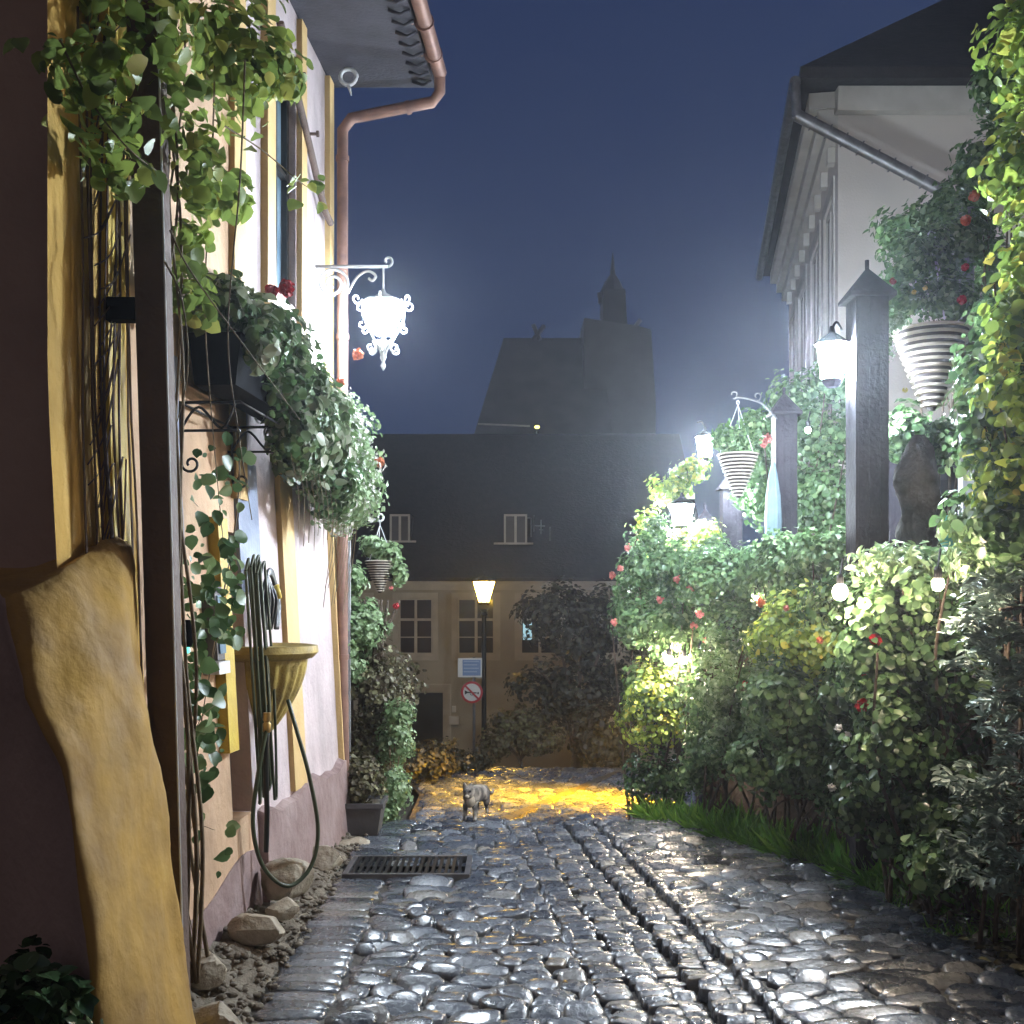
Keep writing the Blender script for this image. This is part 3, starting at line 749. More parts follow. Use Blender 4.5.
for k in range(9):
    s = 5.3+k*.1; p0 = W(s, .34, 2.3)
    mb.tube(crs([p0, W(s+.03, .36, 2.1), W(s+.01, .35, 1.95-R.uniform(0, .12))], 5), .0017, 4)
mb.build('stems', M['stem'], t)

t = thing('flower_box', 'overflowing window box of small white and orange flowers near the house corner', 'flower box', W(6.7, .15, 2.2), BR)
mb = MB(); mb.hexa([W(6.3, .07, 2.25), W(6.3, .25, 2.25), W(7.2, .25, 2.25), W(7.2, .07, 2.25), W(6.28, .05, 2.46), W(6.28, .28, 2.46), W(7.22, .28, 2.46), W(7.22, .05, 2.46)])
mb.build('planter', M['black'], t)
reg = [(W(6.5, .25, 2.62), (.14, .25, .2)), (W(6.85, .32, 2.5), (.13, .25, .26)), (W(7.1, .32, 2.3), (.12, .2, .2)), (W(6.6, .28, 2.25), (.13, .3, .22)), (W(7.0, .22, 2.2), (.1, .15, .18)), (W(6.9, .25, 2.72), (.08, .2, .12))]
pos, nr = clump_pts(reg, 5600, 220, .085)
foliage('foliage', pos, nr, .034, SH_SIMPLE, M['l_pale'], t)
pos, nr = clump_pts(reg, 3000, 190, .09, .2)
o = foliage('white_blooms', pos, nr, .024, SH_SIMPLE, M['f_white'], t); o['kind'] = 'stuff'
for (px, py, d, r) in [(358, 354, 6.7, .04), (341, 382, 6.6, .03), (380, 462, 6.8, .035), (362, 503, 7.0, .03), (341, 516, 6.9, .035), (338, 438, 6.4, .025)]:
    blossom('flower_head', P(px, py, d), r, M['f_orange'], t, 46)
mb = MB()
for k in range(10):
    s = 6.3+k*.07; z = 2.05
    mb.tube(crs([W(s, .3, z), W(s+.03, .26, z-.2), W(s-.02, .22, z-.35-R.uniform(0, .2))], 5), .0018, 4)
mb.build('stems', M['stem'], t)

# ------------------------------------------------------------------ vines on the left
def vine(name, label, stems, leafsets, m, smat='stem', stemr=.008, cat='vine'):
    p0 = stems[0][0]
    t = thing(name, label, cat, (float(p0[0]), float(p0[1]), 0))
    mb = MB()
    for st in stems:
        pts = crs(st, 8); n = len(pts)
        mb.tube(pts, [stemr*(1 if len(st) == 8 else .45)*(1.15-.7*i/n) for i in range(n)], 6)
    mb.build('stem', M[smat], t, True)
    for (pos, nr, size, shape, mm) in leafsets:
        foliage('foliage', pos, nr, size, shape, M[mm], t)
    return t
st = []
for k in range(9):
    o = R.uniform(.05, .17); s0 = 4.12+R.uniform(0, .22)
    st.append([np.array(W(s0+.07*math.sin(z*2.3+k*1.7), o+.04*math.sin(z*3.1+k), z)) for z in (.15, .7, 1.3, 1.9, 2.5, 3.1, 3.7, 4.2)])
# hanging whips
for (pp) in [[(245, 60, 4.2), (240, 180, 4.2), (228, 330, 4.15), (238, 430, 4.15), (252, 520, 4.2)],
             [(170, 230, 3.9), (190, 270, 3.95), (240, 340, 4.2), (300, 420, 4.6)],
             [(215, 120, 4.3), (262, 150, 4.6), (300, 182, 4.9), (322, 195, 5.0)],
             [(165, 262, 3.9), (182, 300, 3.9), (188, 370, 4.0), (175, 430, 4.1)],
             [(60, 40, 3.3), (90, 100, 3.4), (130, 150, 3.5), (170, 180, 3.8)],
             [(215, 60, 4.4), (212, 160, 4.5), (205, 300, 4.5), (212, 420, 4.6), (225, 560, 4.8)],
             [(240, 440, 4.8), (236, 520, 4.9), (215, 640, 4.8), (195, 760, 4.7)]]:
    st.append([P(*q) for q in pp])
reg = [(P(150, 20, 3.9), (.22, .35, .12)), (P(230, 30, 4.4), (.26, .45, .16)), (P(90, 60, 3.45), (.16, .12, .10)), (P(55, 60, 3.3), (.11, .1, .05)),
       (P(110, 115, 3.55), (.20, .15, .10)), (P(170, 95, 4.0), (.17, .3, .14)), (P(240, 75, 4.5), (.2, .4, .14)), (P(75, 125, 3.4), (.08, .08, .05))]
pos, nr = clump_pts(reg, 1000, 110, .11, .6)
pos2, nr2 = clump_pts([(P(120, 165, 3.7), (.12, .12, .08)), (P(200, 175, 4.2), (.10, .2, .16)), (P(190, 240, 4.3), (.06, .12, .22)), (P(195, 300, 4.35), (.05, .1, .12)), (P(225, 190, 4.5), (.08, .15, .10)), (P(80, 150, 3.4), (.03, .05, .03)), (P(310, 195, 4.9), (.10, .05, .06)), (P(275, 75, 4.6), (.09, .1, .11))], 420, 60, .08, .6)
vine('climbing_vine', 'leafy climbing vine with bright lit leaves over the timber post at the top left', st, [(pos, nr, .060, SH_OVAL, 'l_vine'), (pos2, nr2, .062, SH_OVAL, 'l_vine')], None)
# sparse vine on the peach wall
st = [[P(200, 870, 4.45), P(196, 780, 4.5), P(205, 700, 4.6), P(225, 600, 4.7), P(240, 500, 4.8), P(235, 430, 4.8)],
      [P(188, 760, 4.4), P(200, 720, 4.45), P(222, 700, 4.6)], [P(200, 960, 4.4), P(187, 900, 4.4), P(190, 830, 4.4), P(215, 830, 4.5)]]
lp = []
for (x0, y0, x1, y1, n, d0, d1) in [(192, 445, 245, 560, 44, 4.6, 4.8), (180, 555, 238, 640, 110, 4.4, 4.75), (182, 690, 225, 790, 70, 4.35, 4.6), (182, 820, 236, 875, 10, 4.4, 4.6), (182, 640, 205, 700, 24, 4.35, 4.5)]:
    for k in range(n):
        lp.append(P(R.uniform(x0, x1), R.uniform(y0, y1), R.uniform(d0, d1)))
pos = np.array(lp); nr = np.tile(np.array([.55, -.6, .25]), (len(lp), 1))+NR.normal(size=(len(lp), 3))*.35
vine('wall_creeper', 'sparse dark leafed creeper on the peach wall right of the timber post', st, [(pos, nr, .058, SH_OVAL, 'l_mid')], None, stemr=.005)
# low bush bottom left
reg = [(P(30, 990, 3.05), (.16, .12, .08)), (P(75, 1005, 3.05), (.12, .12, .06)), (P(20, 1030, 2.9), (.2, .15, .1)), (P(-60, 1010, 3.0), (.2, .15, .12))]
t = thing('low_bush', 'dim low leafy bush at the foot of the dark brown wall', 'bush', (-1.4, 3.05, 0))
pos, nr = clump_pts(reg, 700, 40, .07, .6); foliage('foliage', pos, nr, .055, SH_OVAL, M['l_dark'], t)
mb = MB()
for k in range(10): mb.tube([(-1.4+R.uniform(-.1, .1), 3.08, 0), P(R.uniform(0, 90), R.uniform(985, 1010), 3.05)], .004, 5)
mb.build('stem', M['stem'], t)
t = thing('lantern_bulb', 'small green glowing bulb hanging among the creeper leaves', 'light bulb', P(187, 642, 4.4))
mb = MB(); mb.ball(P(187, 650, 4.4), .014, 10, 6); mb.build('bulb', M['e_green'], t, True)
mb = MB(); mb.lathe([(.018, .012), (.024, .03), (.02, .09), (.012, .12)], P(187, 650, 4.4), 10); smooth_angle(mb.build('socket', M['black'], t))

# ------------------------------------------------------------------ left far corner: post, basket, shrubs, planter
t = thing('thin_post', 'thin grey wooden post just beyond the house corner', 'post', (-1.22, 8.2, 0))
mb = MB(); mb.box(-1.245, -1.195, 8.18, 8.23, zg(0, 8.2)-.05, 2.32); mb.build('shaft', M['greywood'], t)
mb = MB(); mb.tube(crs([(-1.2, 8.2, 2.05), (-1.15, 8.1, 2.16), (-1.0, 7.85, 2.17), (P(380, 0, 7.75)[0], 7.75, 2.15)], 5), .008, 6); mb.tube(spiral((P(380, 0, 7.75)[0], 7.75, 2.18), (1, 0, 0), (0, 0, 1), .03, .012, -PI/2, 1.2*PI, 14), .007, 6)
mb.build('hook_arm', M['whiteiron'], t, True)

def basket(loc, label, grp, foli='l_mid', nleaf=900, flowers=None, chains=True):
    t = thing('hanging_basket', label, 'hanging basket', loc, grp)
    x, y, z = loc   # rim centre
    mb = MB(); prof = []; rings = 13
    for k in range(rings):
        z0 = -.40+.40*k/rings; z1 = -.40+.40*(k+1)/rings
        r0 = .03+.155*(k/rings)**.85; r1 = .03+.155*((k+1)/rings)**.85
        mb.cur = 0
        c = z0+(z1-z0)*.5; hh = (z1-z0)*.27
        pr = [(r1-.012, c-hh), (r1+.004, c-hh*.6), (r1+.006, c), (r1+.004, c+hh*.6), (r1-.012, c+hh)]
        mb.lathe(pr, loc, 26)
    mb.cur = 1
    mb.lathe([(.018, -.41)]+[(.025+.155*((k+.5)/rings)**.85, -.40+.40*(k+.5)/rings) for k in range(rings)]+[(.17, -.01), (.02, -.02)], loc, 26)
    o = mb.build('coiled_cone', [M['coil_light'], M['coil_dark']], t, True); smooth_angle(o, 50)
    if chains:
        mb = MB()
        for k in range(3):
            a = .5+k*2*PI/3; mb.tube([(x+.17*math.cos(a), y+.17*math.sin(a), z), (x, y, z+.44)], .004, 5)
        mb.tube(spiral((x, y, z+.46), (1, 0, 0), (0, 0, 1), .02, .02, 0, 2*PI, 10), .004, 5)
        mb.build('chains', M['whiteiron'], t, True)
    return t

GB = 'coiled cone hanging baskets'
big = basket(P(932, 328, 6.6), 'largest striped cone basket, nearest at the right, under a mass of leaves and red flowers', GB, chains=True)
small = copy_thing(big, P(738, 453, 8.7), 'small striped cone basket hanging by thin chains between two white lanterns', .7, .86, GB)
left = copy_thing(big, P(380, 560, 7.75), 'striped basket with bright green plant hanging beyond the left house corner', 1.4, .56, GB)
def basket_plant(t, c, sets, flowers, sc=1):
    for (reg, n, cl, cr, size, shape, mm) in sets:
        pos, nr = clump_pts(reg, n, cl, cr, .5); 
        V, Fc = leaf_arrays(pos, nr, size*NR.uniform(.6, 1.3, n), shape)
        o = mesh_obj('foliage', (V-wpos(t))/sc+wpos(t), Fc, M[mm], t, False)
    for (p, r, mm) in flowers:
        d = NR.normal(size=(40, 3)); d /= np.linalg.norm(d, axis=1, keepdims=True)
        V, Fc = leaf_arrays(np.array(p)+d*r*.5, d, np.full(40, r*.7), SH_SIMPLE)
        mesh_obj('flower_head', (V-wpos(t))/sc+wpos(t), Fc, M[mm], t, False)
def invrot(t):   # foliage was written in world axes: undo the copy's own turn
    for ch in [x for x in S.objects if x.parent == t and x.name.startswith(('foliage', 'flower_head'))]:
        ch.rotation_euler = (0, 0, -t.rotation_euler[2])
c = P(932, 328, 6.6)
basket_plant(big, c, [([(P(915, 262, 6.60), (.24, .25, .22)), (P(955, 235, 6.60), (.2, .25, .25)), (P(900, 300, 6.48), (.18, .2, .1)), (P(950, 300, 6.48), (.16, .2, .1))], 5200, 180, .08, .036, SH_SIMPLE, 'l_mid'),
                      ([(P(882, 345, 6.42), (.06, .08, .14)), (P(965, 380, 6.42), (.05, .06, .22)), (P(895, 320, 6.36), (.08, .08, .05))], 1500, 60, .05, .02, SH_SIMPLE, 'l_pale'),
                      ([(P(905, 430, 6.84), (.16, .15, .14)), (P(940, 440, 6.96), (.15, .15, .12))], 1500, 70, .08, .05, SH_SIMPLE, 'l_mid')],
             [(P(962, 300, 6.24), .035, 'f_red'), (P(893, 281, 6.30), .025, 'f_red'), (P(965, 267, 6.30), .03, 'f_red'), (P(966, 220, 6.30), .04, 'f_orange'), (P(974, 196, 6.30), .04, 'f_orange'), (P(905, 390, 6.36), .02, 'f_yel'), (P(914, 292, 6.30), .018, 'f_yel'), (P(925, 288, 6.30), .018, 'f_yel')], 1.2)
big.scale = (1.2, 1.2, 1.2)
basket_plant(small, None, [([(P(738, 440, 8.7), (.17, .17, .08)), (P(722, 432, 8.7), (.07, .1, .12)), (P(755, 425, 8.7), (.1, .1, .1))], 1400, 60, .06, .04, SH_SIMPLE, 'l_mid')], [(P(770, 440, 8.6), .03, 'f_pink')], .86); invrot(small)
basket_plant(left, None, [([(P(388, 556, 7.75), (.10, .10, .08)), (P(374, 545, 7.75), (.08, .08, .06)), (P(400, 572, 7.75), (.05, .06, .08))], 1300, 60, .05, .035, SH_SIMPLE, 'l_pale')], [(P(396, 606, 7.7), .03, 'f_red'), (P(391, 588, 7.7), .02, 'f_pink')], .56); invrot(left)

t = thing('ivy_shrub', 'tall grey-green trailing shrub covering the wall end beyond the left house', 'shrub', (-1.15, 8.4, zg(0, 8.4)))
reg = [(P(345, 585, 8.4), (.12, .2, .14)), (P(360, 625, 8.4), (.2, .2, .18)), (P(350, 650, 8.4), (.17, .2, .3))]
pos, nr = clump_pts(reg, 4200, 160, .08); foliage('foliage', pos, nr, .04, SH_SIMPLE, M['l_pale'], t)
reg = [(P(372, 680, 8.45), (.26, .2, .35)), (P(368, 750, 8.5), (.22, .2, .35)), (P(395, 690, 8.6), (.15, .2, .25))]
pos, nr = clump_pts(reg, 4200, 190, .09); foliage('foliage', pos, nr, .034, SH_SIMPLE, M['l_dry'], t)
mb = MB()
for k in range(12):
    a = P(R.uniform(350, 385), 800, 8.5); mb.tube(crs([a, P(R.uniform(350, 390), 700, 8.5), P(R.uniform(345, 400), 600, 8.4)], 6), [.012]*12+[.006], 6)
mb.build('stem', M['bark'], t, True)
t = thing('pale_bush', 'bright pale green bush lit at the street edge behind the planter', 'bush', P(393, 812, 8.1))
reg = [(P(392, 790, 8.1), (.14, .14, .2)), (P(396, 740, 8.3), (.14, .15, .2)), (P(400, 715, 8.3), (.10, .1, .12)), (P(385, 815, 8.0), (.12, .12, .08))]
pos, nr = clump_pts(reg, 3600, 150, .06); foliage('foliage', pos, nr, .03, SH_SIMPLE, M['l_pale'], t)
mb = MB()
for k in range(6): mb.tube([P(390, 825, 8.1), P(R.uniform(380, 405), 740, 8.2)], .005, 5)
mb.build('stem', M['stem'], t)
t = thing('planter_box', 'dark grey square planter on the cobbles at the corner of the left house', 'planter', P(361, 842, 7.5))
c = P(361, 842, 7.5); x, y = c[0], c[1]; z = zg(0, 7.5)+.035
mb = MB()
w0, w1, h = .125, .155, .215
def fr(w, zz): return [(x-w, y-w, zz), (x+w, y-w, zz), (x+w, y+w, zz), (x-w, y+w, zz)]
rr = [fr(w0, z), fr(w1, z+h-.03), fr(w1+.012, z+h-.03), fr(w1+.012, z+h), fr(w1-.012, z+h), fr(w1-.02, z+h-.04)]
V = sum(rr, []); Fc = [(3, 2, 1, 0)]
for k in range(len(rr)-1):
    for j in range(4): Fc.append((k*4+j, k*4+(j+1) % 4, k*4+4+(j+1) % 4, k*4+4+j))
mb.add(V, Fc); mb.build('tub', M['planter'], t)
mb = MB(); mb.box(x-w1+.02, x+w1-.02, y-w1+.02, y+w1-.02, z+h-.05, z+h-.02); mb.build('soil', M['gravel'], t)
reg = [((x-.03, y, z+h+.10), (.16, .14, .12)), ((x+.02, y+.05, z+h+.2), (.13, .12, .1))]
pos, nr = clump_pts(reg, 1700, 70, .06); foliage('foliage', pos, nr, .032, SH_SIMPLE, M['l_dry'], t)

# ------------------------------------------------------------------ far house
FY = 27.0; GZ = zg(0, 27)
fh = thing('far_house', 'beige two-storey house with a steep dark roof closing the end of the lane', 'house', (-.5, FY, GZ-.3))
def FW(s, off, z): return (s, FY-off, z)
def fx(px): return (px-CX)/F*FY
def fz(py): return EYE+(HY-py)/F*FY
wins = [(398, 433), (457, 495), (520, 560), (330, 368), (582, 620)]
holes = [(fx(a), fx(b), fz(655), fz(598)) for a, b in wins]+[(fx(408), fx(443), GZ-.4, fz(693))]
mb = MB(); wall_panel(mb, fx(300), fx(700), GZ-.5, fz(578), holes, FW, .22)
mb.add([(fx(700), FY, GZ-.5), (fx(700), FY+8, GZ-.5), (fx(700), FY+8, fz(578)), (fx(700), FY, fz(578))], [(0, 1, 2, 3)])
mb.add([(fx(300), FY, GZ-.5), (fx(300), FY+8, GZ-.5), (fx(300), FY+8, fz(578)), (fx(300), FY, fz(578))], [(3, 2, 1, 0)])
mb.build('wall', M['fwall'], fh)
for i, (a, b) in enumerate(wins):
    e = bpy.data.objects.new('window', None); COL.objects.link(e); e.parent = fh
    x0, x1, z0, z1 = fx(a), fx(b), fz(655), fz(598)
    e.location = Vector((x0, FY, z0))-Vector([float(c) for c in wpos(fh)])
    mb = MB(); q = .05
    zt = z0+(z1-z0)*.62; xm = (x0+x1)/2
    for (a_, b_, c_, d_) in [(x0, x0+q, z0, z1), (x1-q, x1, z0, z1), (x0+q, x1-q, z0, z0+q), (x0+q, x1-q, z1-q, z1), (x0+q, x1-q, zt-.03, zt+.03), (xm-.035, xm+.035, z0+q, zt-.03), (xm-.03, xm+.03, zt+.03, z1-q)]:
        mb.box(a_, b_, -.12, -.07, c_, d_, FW)
    for xx in ((x0+xm)/2, ): pass
    mb.box(x0+q, xm-.035, -.115, -.085, (z0+zt)/2-.012, (z0+zt)/2+.012, FW); mb.box(xm+.035, x1-q, -.115, -.085, (z0+zt)/2-.012, (z0+zt)/2+.012, FW)
    mb.build('frame', M['ftrim'], e)
    mb = MB(); mb.box(x0+q, x1-q, -.14, -.125, z0+q, z1-q, FW); mb.build('pane', M['glass_dark'], e)
    mb = MB(); s_ = .13
    for (a_, b_, c_, d_) in [(x0-s_, x0, z0-s_, z1+s_), (x1, x1+s_, z0-s_, z1+s_), (x0, x1, z0-s_, z0), (x0, x1, z1, z1+s_)]: mb.box(a_, b_, 0, .035, c_, d_, FW)
    mb.build('surround', M['ftrim'], e)
    if i == 2:
        mb = MB(); mb.box(fx(523), fx(532), -.10, -.09, fz(640), fz(622), FW); mb.build('lit_panel', M['e_blue'], e)
mb = MB(); mb.box(fx(408), fx(443), -.2, -.16, GZ-.4, fz(693), FW); mb.build('door', M['blackpaint'], fh)
mb = MB()
for (a_, b_, c_, d_) in [(fx(400), fx(408), GZ-.4, fz(684)), (fx(443), fx(451), GZ-.4, fz(684)), (fx(408), fx(443), fz(692), fz(684))]: mb.box(a_, b_, 0, .05, c_, d_, FW)
mb.build('door_surround', M['ftrim'], fh)
mb = MB(); mb.box(fx(296), fx(704), .0, .18, fz(584), fz(578), FW); mb.box(fx(296), fx(704), .0, .1, fz(590), fz(584), FW); mb.build('cornice', M['ftrim'], fh)
mb = MB()
ry = FY+5; rz = 1.6+(600-434)/F*ry
mb.add([(fx(290), FY-.35, fz(578)), (fx(710), FY-.35, fz(578)), (fx(710), ry, rz), (fx(290)-.6, ry, rz), (fx(290), FY-.35, fz(578)-.08), (fx(710), FY-.35, fz(578)-.08), (fx(710), ry+5, fz(578)-.08), (fx(290), ry+5, fz(578)-.08)],
       [(0, 1, 2, 3), (4, 5, 1, 0), (5, 6, 2, 1), (6, 7, 3, 2), (7, 4, 0, 3), (7, 6, 5, 4)])
mb.build('roof', M['roof'], fh)
def roof_pt(px, py):   # point on the far roof plane seen at that pixel
    z0 = fz(578); y0 = FY-.35; sl = (rz-z0)/(ry-y0); k = (HY-py)/F
    d = (z0-EYE-sl*y0)/(k-sl); return P(px, py, d)
for (x0, x1, y0, y1) in [(391, 411, 515, 541), (504, 527, 515, 543)]:
    p = roof_pt(x0, y1); q = roof_pt(x1, y1); top = P(x0, y0, p[1]-.02); d = p[1]-.25
    e = bpy.data.objects.new('dormer', None); COL.objects.link(e); e.parent = fh; e.location = Vector([float(v) for v in (p-wpos(fh))])
    mb = MB(); mb.box(p[0], q[0], d, p[1]+.9, p[2], top[2]); mb.build('cheeks', M['tin'], e)
    mb = MB(); 
    for (a_, b_, c_, d_) in [(p[0], p[0]+.05, p[2], top[2]), (q[0]-.05, q[0], p[2], top[2]), (p[0]+.05, q[0]-.05, top[2]-.05, top[2]), ((p[0]+q[0])/2-.03, (p[0]+q[0])/2+.03, p[2], top[2]-.05)]: mb.box(a_, b_, d-.04, d-.003, c_, d_)
    mb.box(p[0]-.25, q[0]+.15, d-.08, d, p[2]-.05, p[2]-.005)
    mb.build('frame', M['rtrim'], e)
    mb = MB(); mb.box(p[0]+.05, q[0]-.05, d-.015, d-.003, p[2], top[2]-.05); mb.build('pane', M['planter'], e)
for (x, y0, y1) in [(531, 518, 537), (534, 515, 532), (541, 520, 534), (550, 527, 541)]:
    mb = MB(); a = roof_pt(x, y1); mb.tube([a, P(x, y0, a[1]-.1)], .02, 5); mb.build('aerial_rod', M['tin'], fh)
for (x0, y, x1) in [(513, 518, 530), (513, 527, 523), (533, 526, 545), (539, 530, 543)]:
    mb = MB(); a = roof_pt(x0, y); mb.tube([a-np.array([0, .15, 0]), P(x1, y, a[1]-.15)], .018, 5); mb.build('aerial_rod', M['tin'], fh)
# mailbox and plaque by the door
mb = MB(); mb.box(fx(449.5), fx(459), .0, .12, fz(724), fz(716), FW); mb.box(fx(452), fx(456), .0, .06, fz(712), fz(706), FW); mb.build('letter_box', M['rtrim'], fh)

# church beyond
ch = thing('church', 'dark silhouette of a steep-roofed church with a pointed tower fading in the night haze', 'church', (0, 74, -6))
CY = 72
def CP(px, py, d=CY): return P(px, py, d)
def prism(mb, pts, d0, d1):
    n = len(pts); A = [P(x, y, CY)+np.array([0, d0, 0]) for x, y in pts]; B = [p+np.array([0, d1-d0, 0]) for p in A]
    mb.add(A+B, [tuple(range(n))[::-1], tuple(range(n, 2*n))]+[(i, (i+1) % n, n+(i+1) % n, n+i) for i in range(n)])
mb = MB(); prism(mb, [(486, 700), (655, 700), (655, 436), (486, 436)], 1, 12); mb.build('nave_wall', M['church'], ch)
zt = P(0, 326, CY)[2]; zb = P(0, 436, CY)[2]
mb = MB(); x0, x1 = P(474, 0, CY)[0], P(612, 0, CY)[0]; xt0, xt1 = P(503, 0, CY)[0], P(606, 0, CY)[0]
mb.add([(x0, CY-.5, zb), (x1, CY-.5, zb), (x1, CY+13, zb), (x0, CY+13, zb), (xt0, CY+5, zt+.4), (xt1, CY+5, zt+.4), (xt1, CY+8, zt+.4), (xt0, CY+8, zt+.4)],
       [(3, 2, 1, 0), (4, 5, 6, 7), (0, 1, 5, 4), (1, 2, 6, 5), (2, 3, 7, 6), (3, 0, 4, 7)])
mb.build('nave_roof', M['slate'], ch)
mb = MB(); prism(mb, [(586, 700), (656, 700), (660, 400), (655, 322), (641, 318), (586, 310)], 2, 7)
mb.build('tower', M['church'], ch)
mb = MB(); prism(mb, [(606, 312), (632, 312), (630, 276), (608, 276)], 3, 6)
c = P(619, 276, CY)+np.array([0, 4.5, 0]); mb.lathe([(.95, 0), (.55, .9), (.2, 1.4), (.08, 2.6), (.02, 3.0)], c, 8); mb.build('spire', M['slate'], ch)
for (a, b) in [((534, 326), (546, 314)), ((541, 326), (534, 313)), ((636, 318), (646, 308)), ((604, 288), (603, 280))]:
    mb = MB(); mb.tube([P(a[0], a[1]+3, CY)+[0, 3, 0], P(b[0], b[1], CY)+[0, 3, 0]], .16, 6)
    mb.build('finial', M['church'], ch)
mb = MB(); mb.tube([P(478, 424, CY-3), P(530, 426, CY-3)], .06, 5); mb.build('eave_gutter', M['rtrim'], ch)
t = thing('distant_lamp', 'tiny golden lamp glinting below the church roof', 'lamp', P(537, 430, CY-4))
mb = MB(); mb.ball(P(537, 427, CY-4), .16, 8, 6, .6); mb.build('bulb', M['e_gold'], t, True)
mb = MB(); mb.tube([P(537, 429, CY-4), P(537, 600, CY-4)], .07, 6); mb.build('pole', M['iron'], t)

# ------------------------------------------------------------------ street lamp, signs
LY = 22.0; lz = zg(0, LY)-.07; lx = (484-CX)/F*LY
t = thing('street_lamp', 'lit amber street lamp on a dark iron pole before the far house', 'street lamp', (lx, LY, lz))
mb = MB(); mb.lathe([(.12, 0), (.12, .25), (.07, .35), (.055, .9), (.05, 1.0), (.045, 3.15), (.075, 3.18), (.05, 3.24), (.09, 3.30)], (lx, LY, lz), 14)
smooth_angle(mb.build('pole', M['iron'], t))
zc = EYE+(HY-602)/F*LY
mb = MB(); mb.lathe([(.10, 0), (.215, .40)], (lx, LY, zc), 6); mb.build('glass', M['e_sod'], t)
mb = MB(); mb.lathe([(.235, .405), (.22, .43), (.10, .50), (.03, .52), (.01, .6)], (lx, LY, zc), 6); mb.lathe([(.09, -.06), (.12, -.03), (.11, -.005)], (lx, LY, zc), 12)
for k in range(6):
    a = k*PI/3; mb.tube([(lx+.105*math.cos(a), LY+.105*math.sin(a), zc), (lx+.222*math.cos(a), LY+.222*math.sin(a), zc+.405)], .01, 5)
mb.build('lantern_frame', M['iron'], t)
SY = 21.0; sx = (474-CX)/F*SY; sz = zg(0, SY)-.07
t = thing('traffic_sign', 'round red-ringed no-horn sign on a thin grey post under a blue notice plate', 'sign', (sx, SY, sz))
mb = MB(); mb.tube([(sx, SY, sz), (sx, SY, P(0, 657, SY)[2])], .028, 10); mb.build('post', M['tin'], t)
cx_, cz_ = P(472, 0, SY)[0], P(0, 692, SY)[2]
def disc(mb, r0, r1, y, n=32, yb=.006):
    V = []; Fc = []
    for j in range(n):
        a = 2*PI*j/n
        for r in ((r0, r1) if r0 > 0 else (r1,)):
            V.append((cx_+r*math.cos(a), y, cz_+r*math.sin(a)))
    k = 2 if r0 > 0 else 1
    m0 = len(V); V += [(v[0], v[1]+yb, v[2]) for v in V]
    if k == 1:
        Fc = [tuple(range(n)), tuple(range(m0, m0+n))[::-1]]+[(j, (j+1) % n, m0+(j+1) % n, m0+j) for j in range(n)]
    else:
        for j in range(n):
            a, b = 2*j, 2*((j+1) % n); Fc += [(a, a+1, b+1, b), (m0+a, m0+b, m0+b+1, m0+a+1), (a+1, m0+a+1, m0+b+1, b+1), (a, b, m0+b, m0+a)]
    mb.add(V, Fc)
dsk = MB(); disc(dsk, 0, .205, SY-.06, yb=.012); dsk = dsk.build('disc', M['signwhite'], t)
mb = MB(); disc(mb, .165, .208, SY-.070)
a = PI/4*3; u = np.array([math.cos(a), 0, math.sin(a)]); v = np.array([-u[2], 0, u[0]])
def bar(mb, p, q, w, y0, y1):
    p = np.array(p); q = np.array(q); d = (q-p)/np.linalg.norm(q-p); n_ = np.array([-d[2], 0, d[0]])*w
    mb.hexa([(p-n_)+[0, y0, 0], (q-n_)+[0, y0, 0], (q-n_)+[0, y1, 0], (p-n_)+[0, y1, 0], (p+n_)+[0, y0, 0], (q+n_)+[0, y0, 0], (q+n_)+[0, y1, 0], (p+n_)+[0, y1, 0]])
C0 = np.array([cx_, SY, cz_])
bar(mb, C0+u*.168, C0-u*.168, .018, -.082, -.073); mb.build('red_ring', M['red'], dsk)
mb = MB()
bar(mb, C0+[-.10, 0, -.0], C0+[.09, 0, -.012], .011, -.069, -.063)
mb.add([C0+[-.135, -.069, .04], C0+[-.135, -.069, -.045], C0+[-.08, -.069, -.012], C0+[-.08, -.069, .012]], [(0, 1, 2, 3)])
mb.tube([C0+[.105, -.064, -.015], C0+[.13, -.064, -.015]], .022, 8)
mb.tube(spiral(C0+[0, -.066, -.025], (1, 0, 0), (0, 0, 1), .03, .03, PI, 2*PI, 10), .006, 5)
mb.build('horn_symbol', M['blackpaint'], dsk)
pl = MB(); x0, x1 = P(458, 0, SY)[0], P(482, 0, SY)[0]; z0, z1 = P(0, 677, SY)[2], P(0, 658, SY)[2]
pl.box(x0, x1, SY-.06, SY-.048, z0, z1); pl = pl.build('notice_plate', M['signwhite'], t)
mb = MB(); mb.box(x0+.09, x1-.025, SY-.066, SY-.061, z0+.03, z1-.03); mb.build('blue_field', M['signblue'], pl)
mb = MB()
for k in range(4): mb.box(x0+.11, x1-.06-.03*(k % 2), SY-.071, SY-.067, z1-.07-k*.065, z1-.05-k*.065)
mb.build('text_lines', M['signline'], pl)

# kerb across the lower lane
t = MB(); pts = []
n = 16
for k in range(n):
    a = np.array([-.15, 9.6]); b = np.array([2.6, 19.5]); p = a+(b-a)*k/n; q = a+(b-a)*(k+.96)/n
    d = (b-a)/np.linalg.norm(b-a); nn = np.array([-d[1], d[0]])*.06
    z = zg(0, p[1]); z2 = zg(0, q[1])
    t.hexa([(*(p-nn), z-.1), (*(q-nn), z2-.1), (*(q+nn), z2-.1), (*(p+nn), z-.1), (*(p-nn), z+.05), (*(q-nn), z2+.05), (*(q+nn), z2+.05), (*(p+nn), z+.05)])
tag(t.build('kerb', M['bedding']), kind='structure')

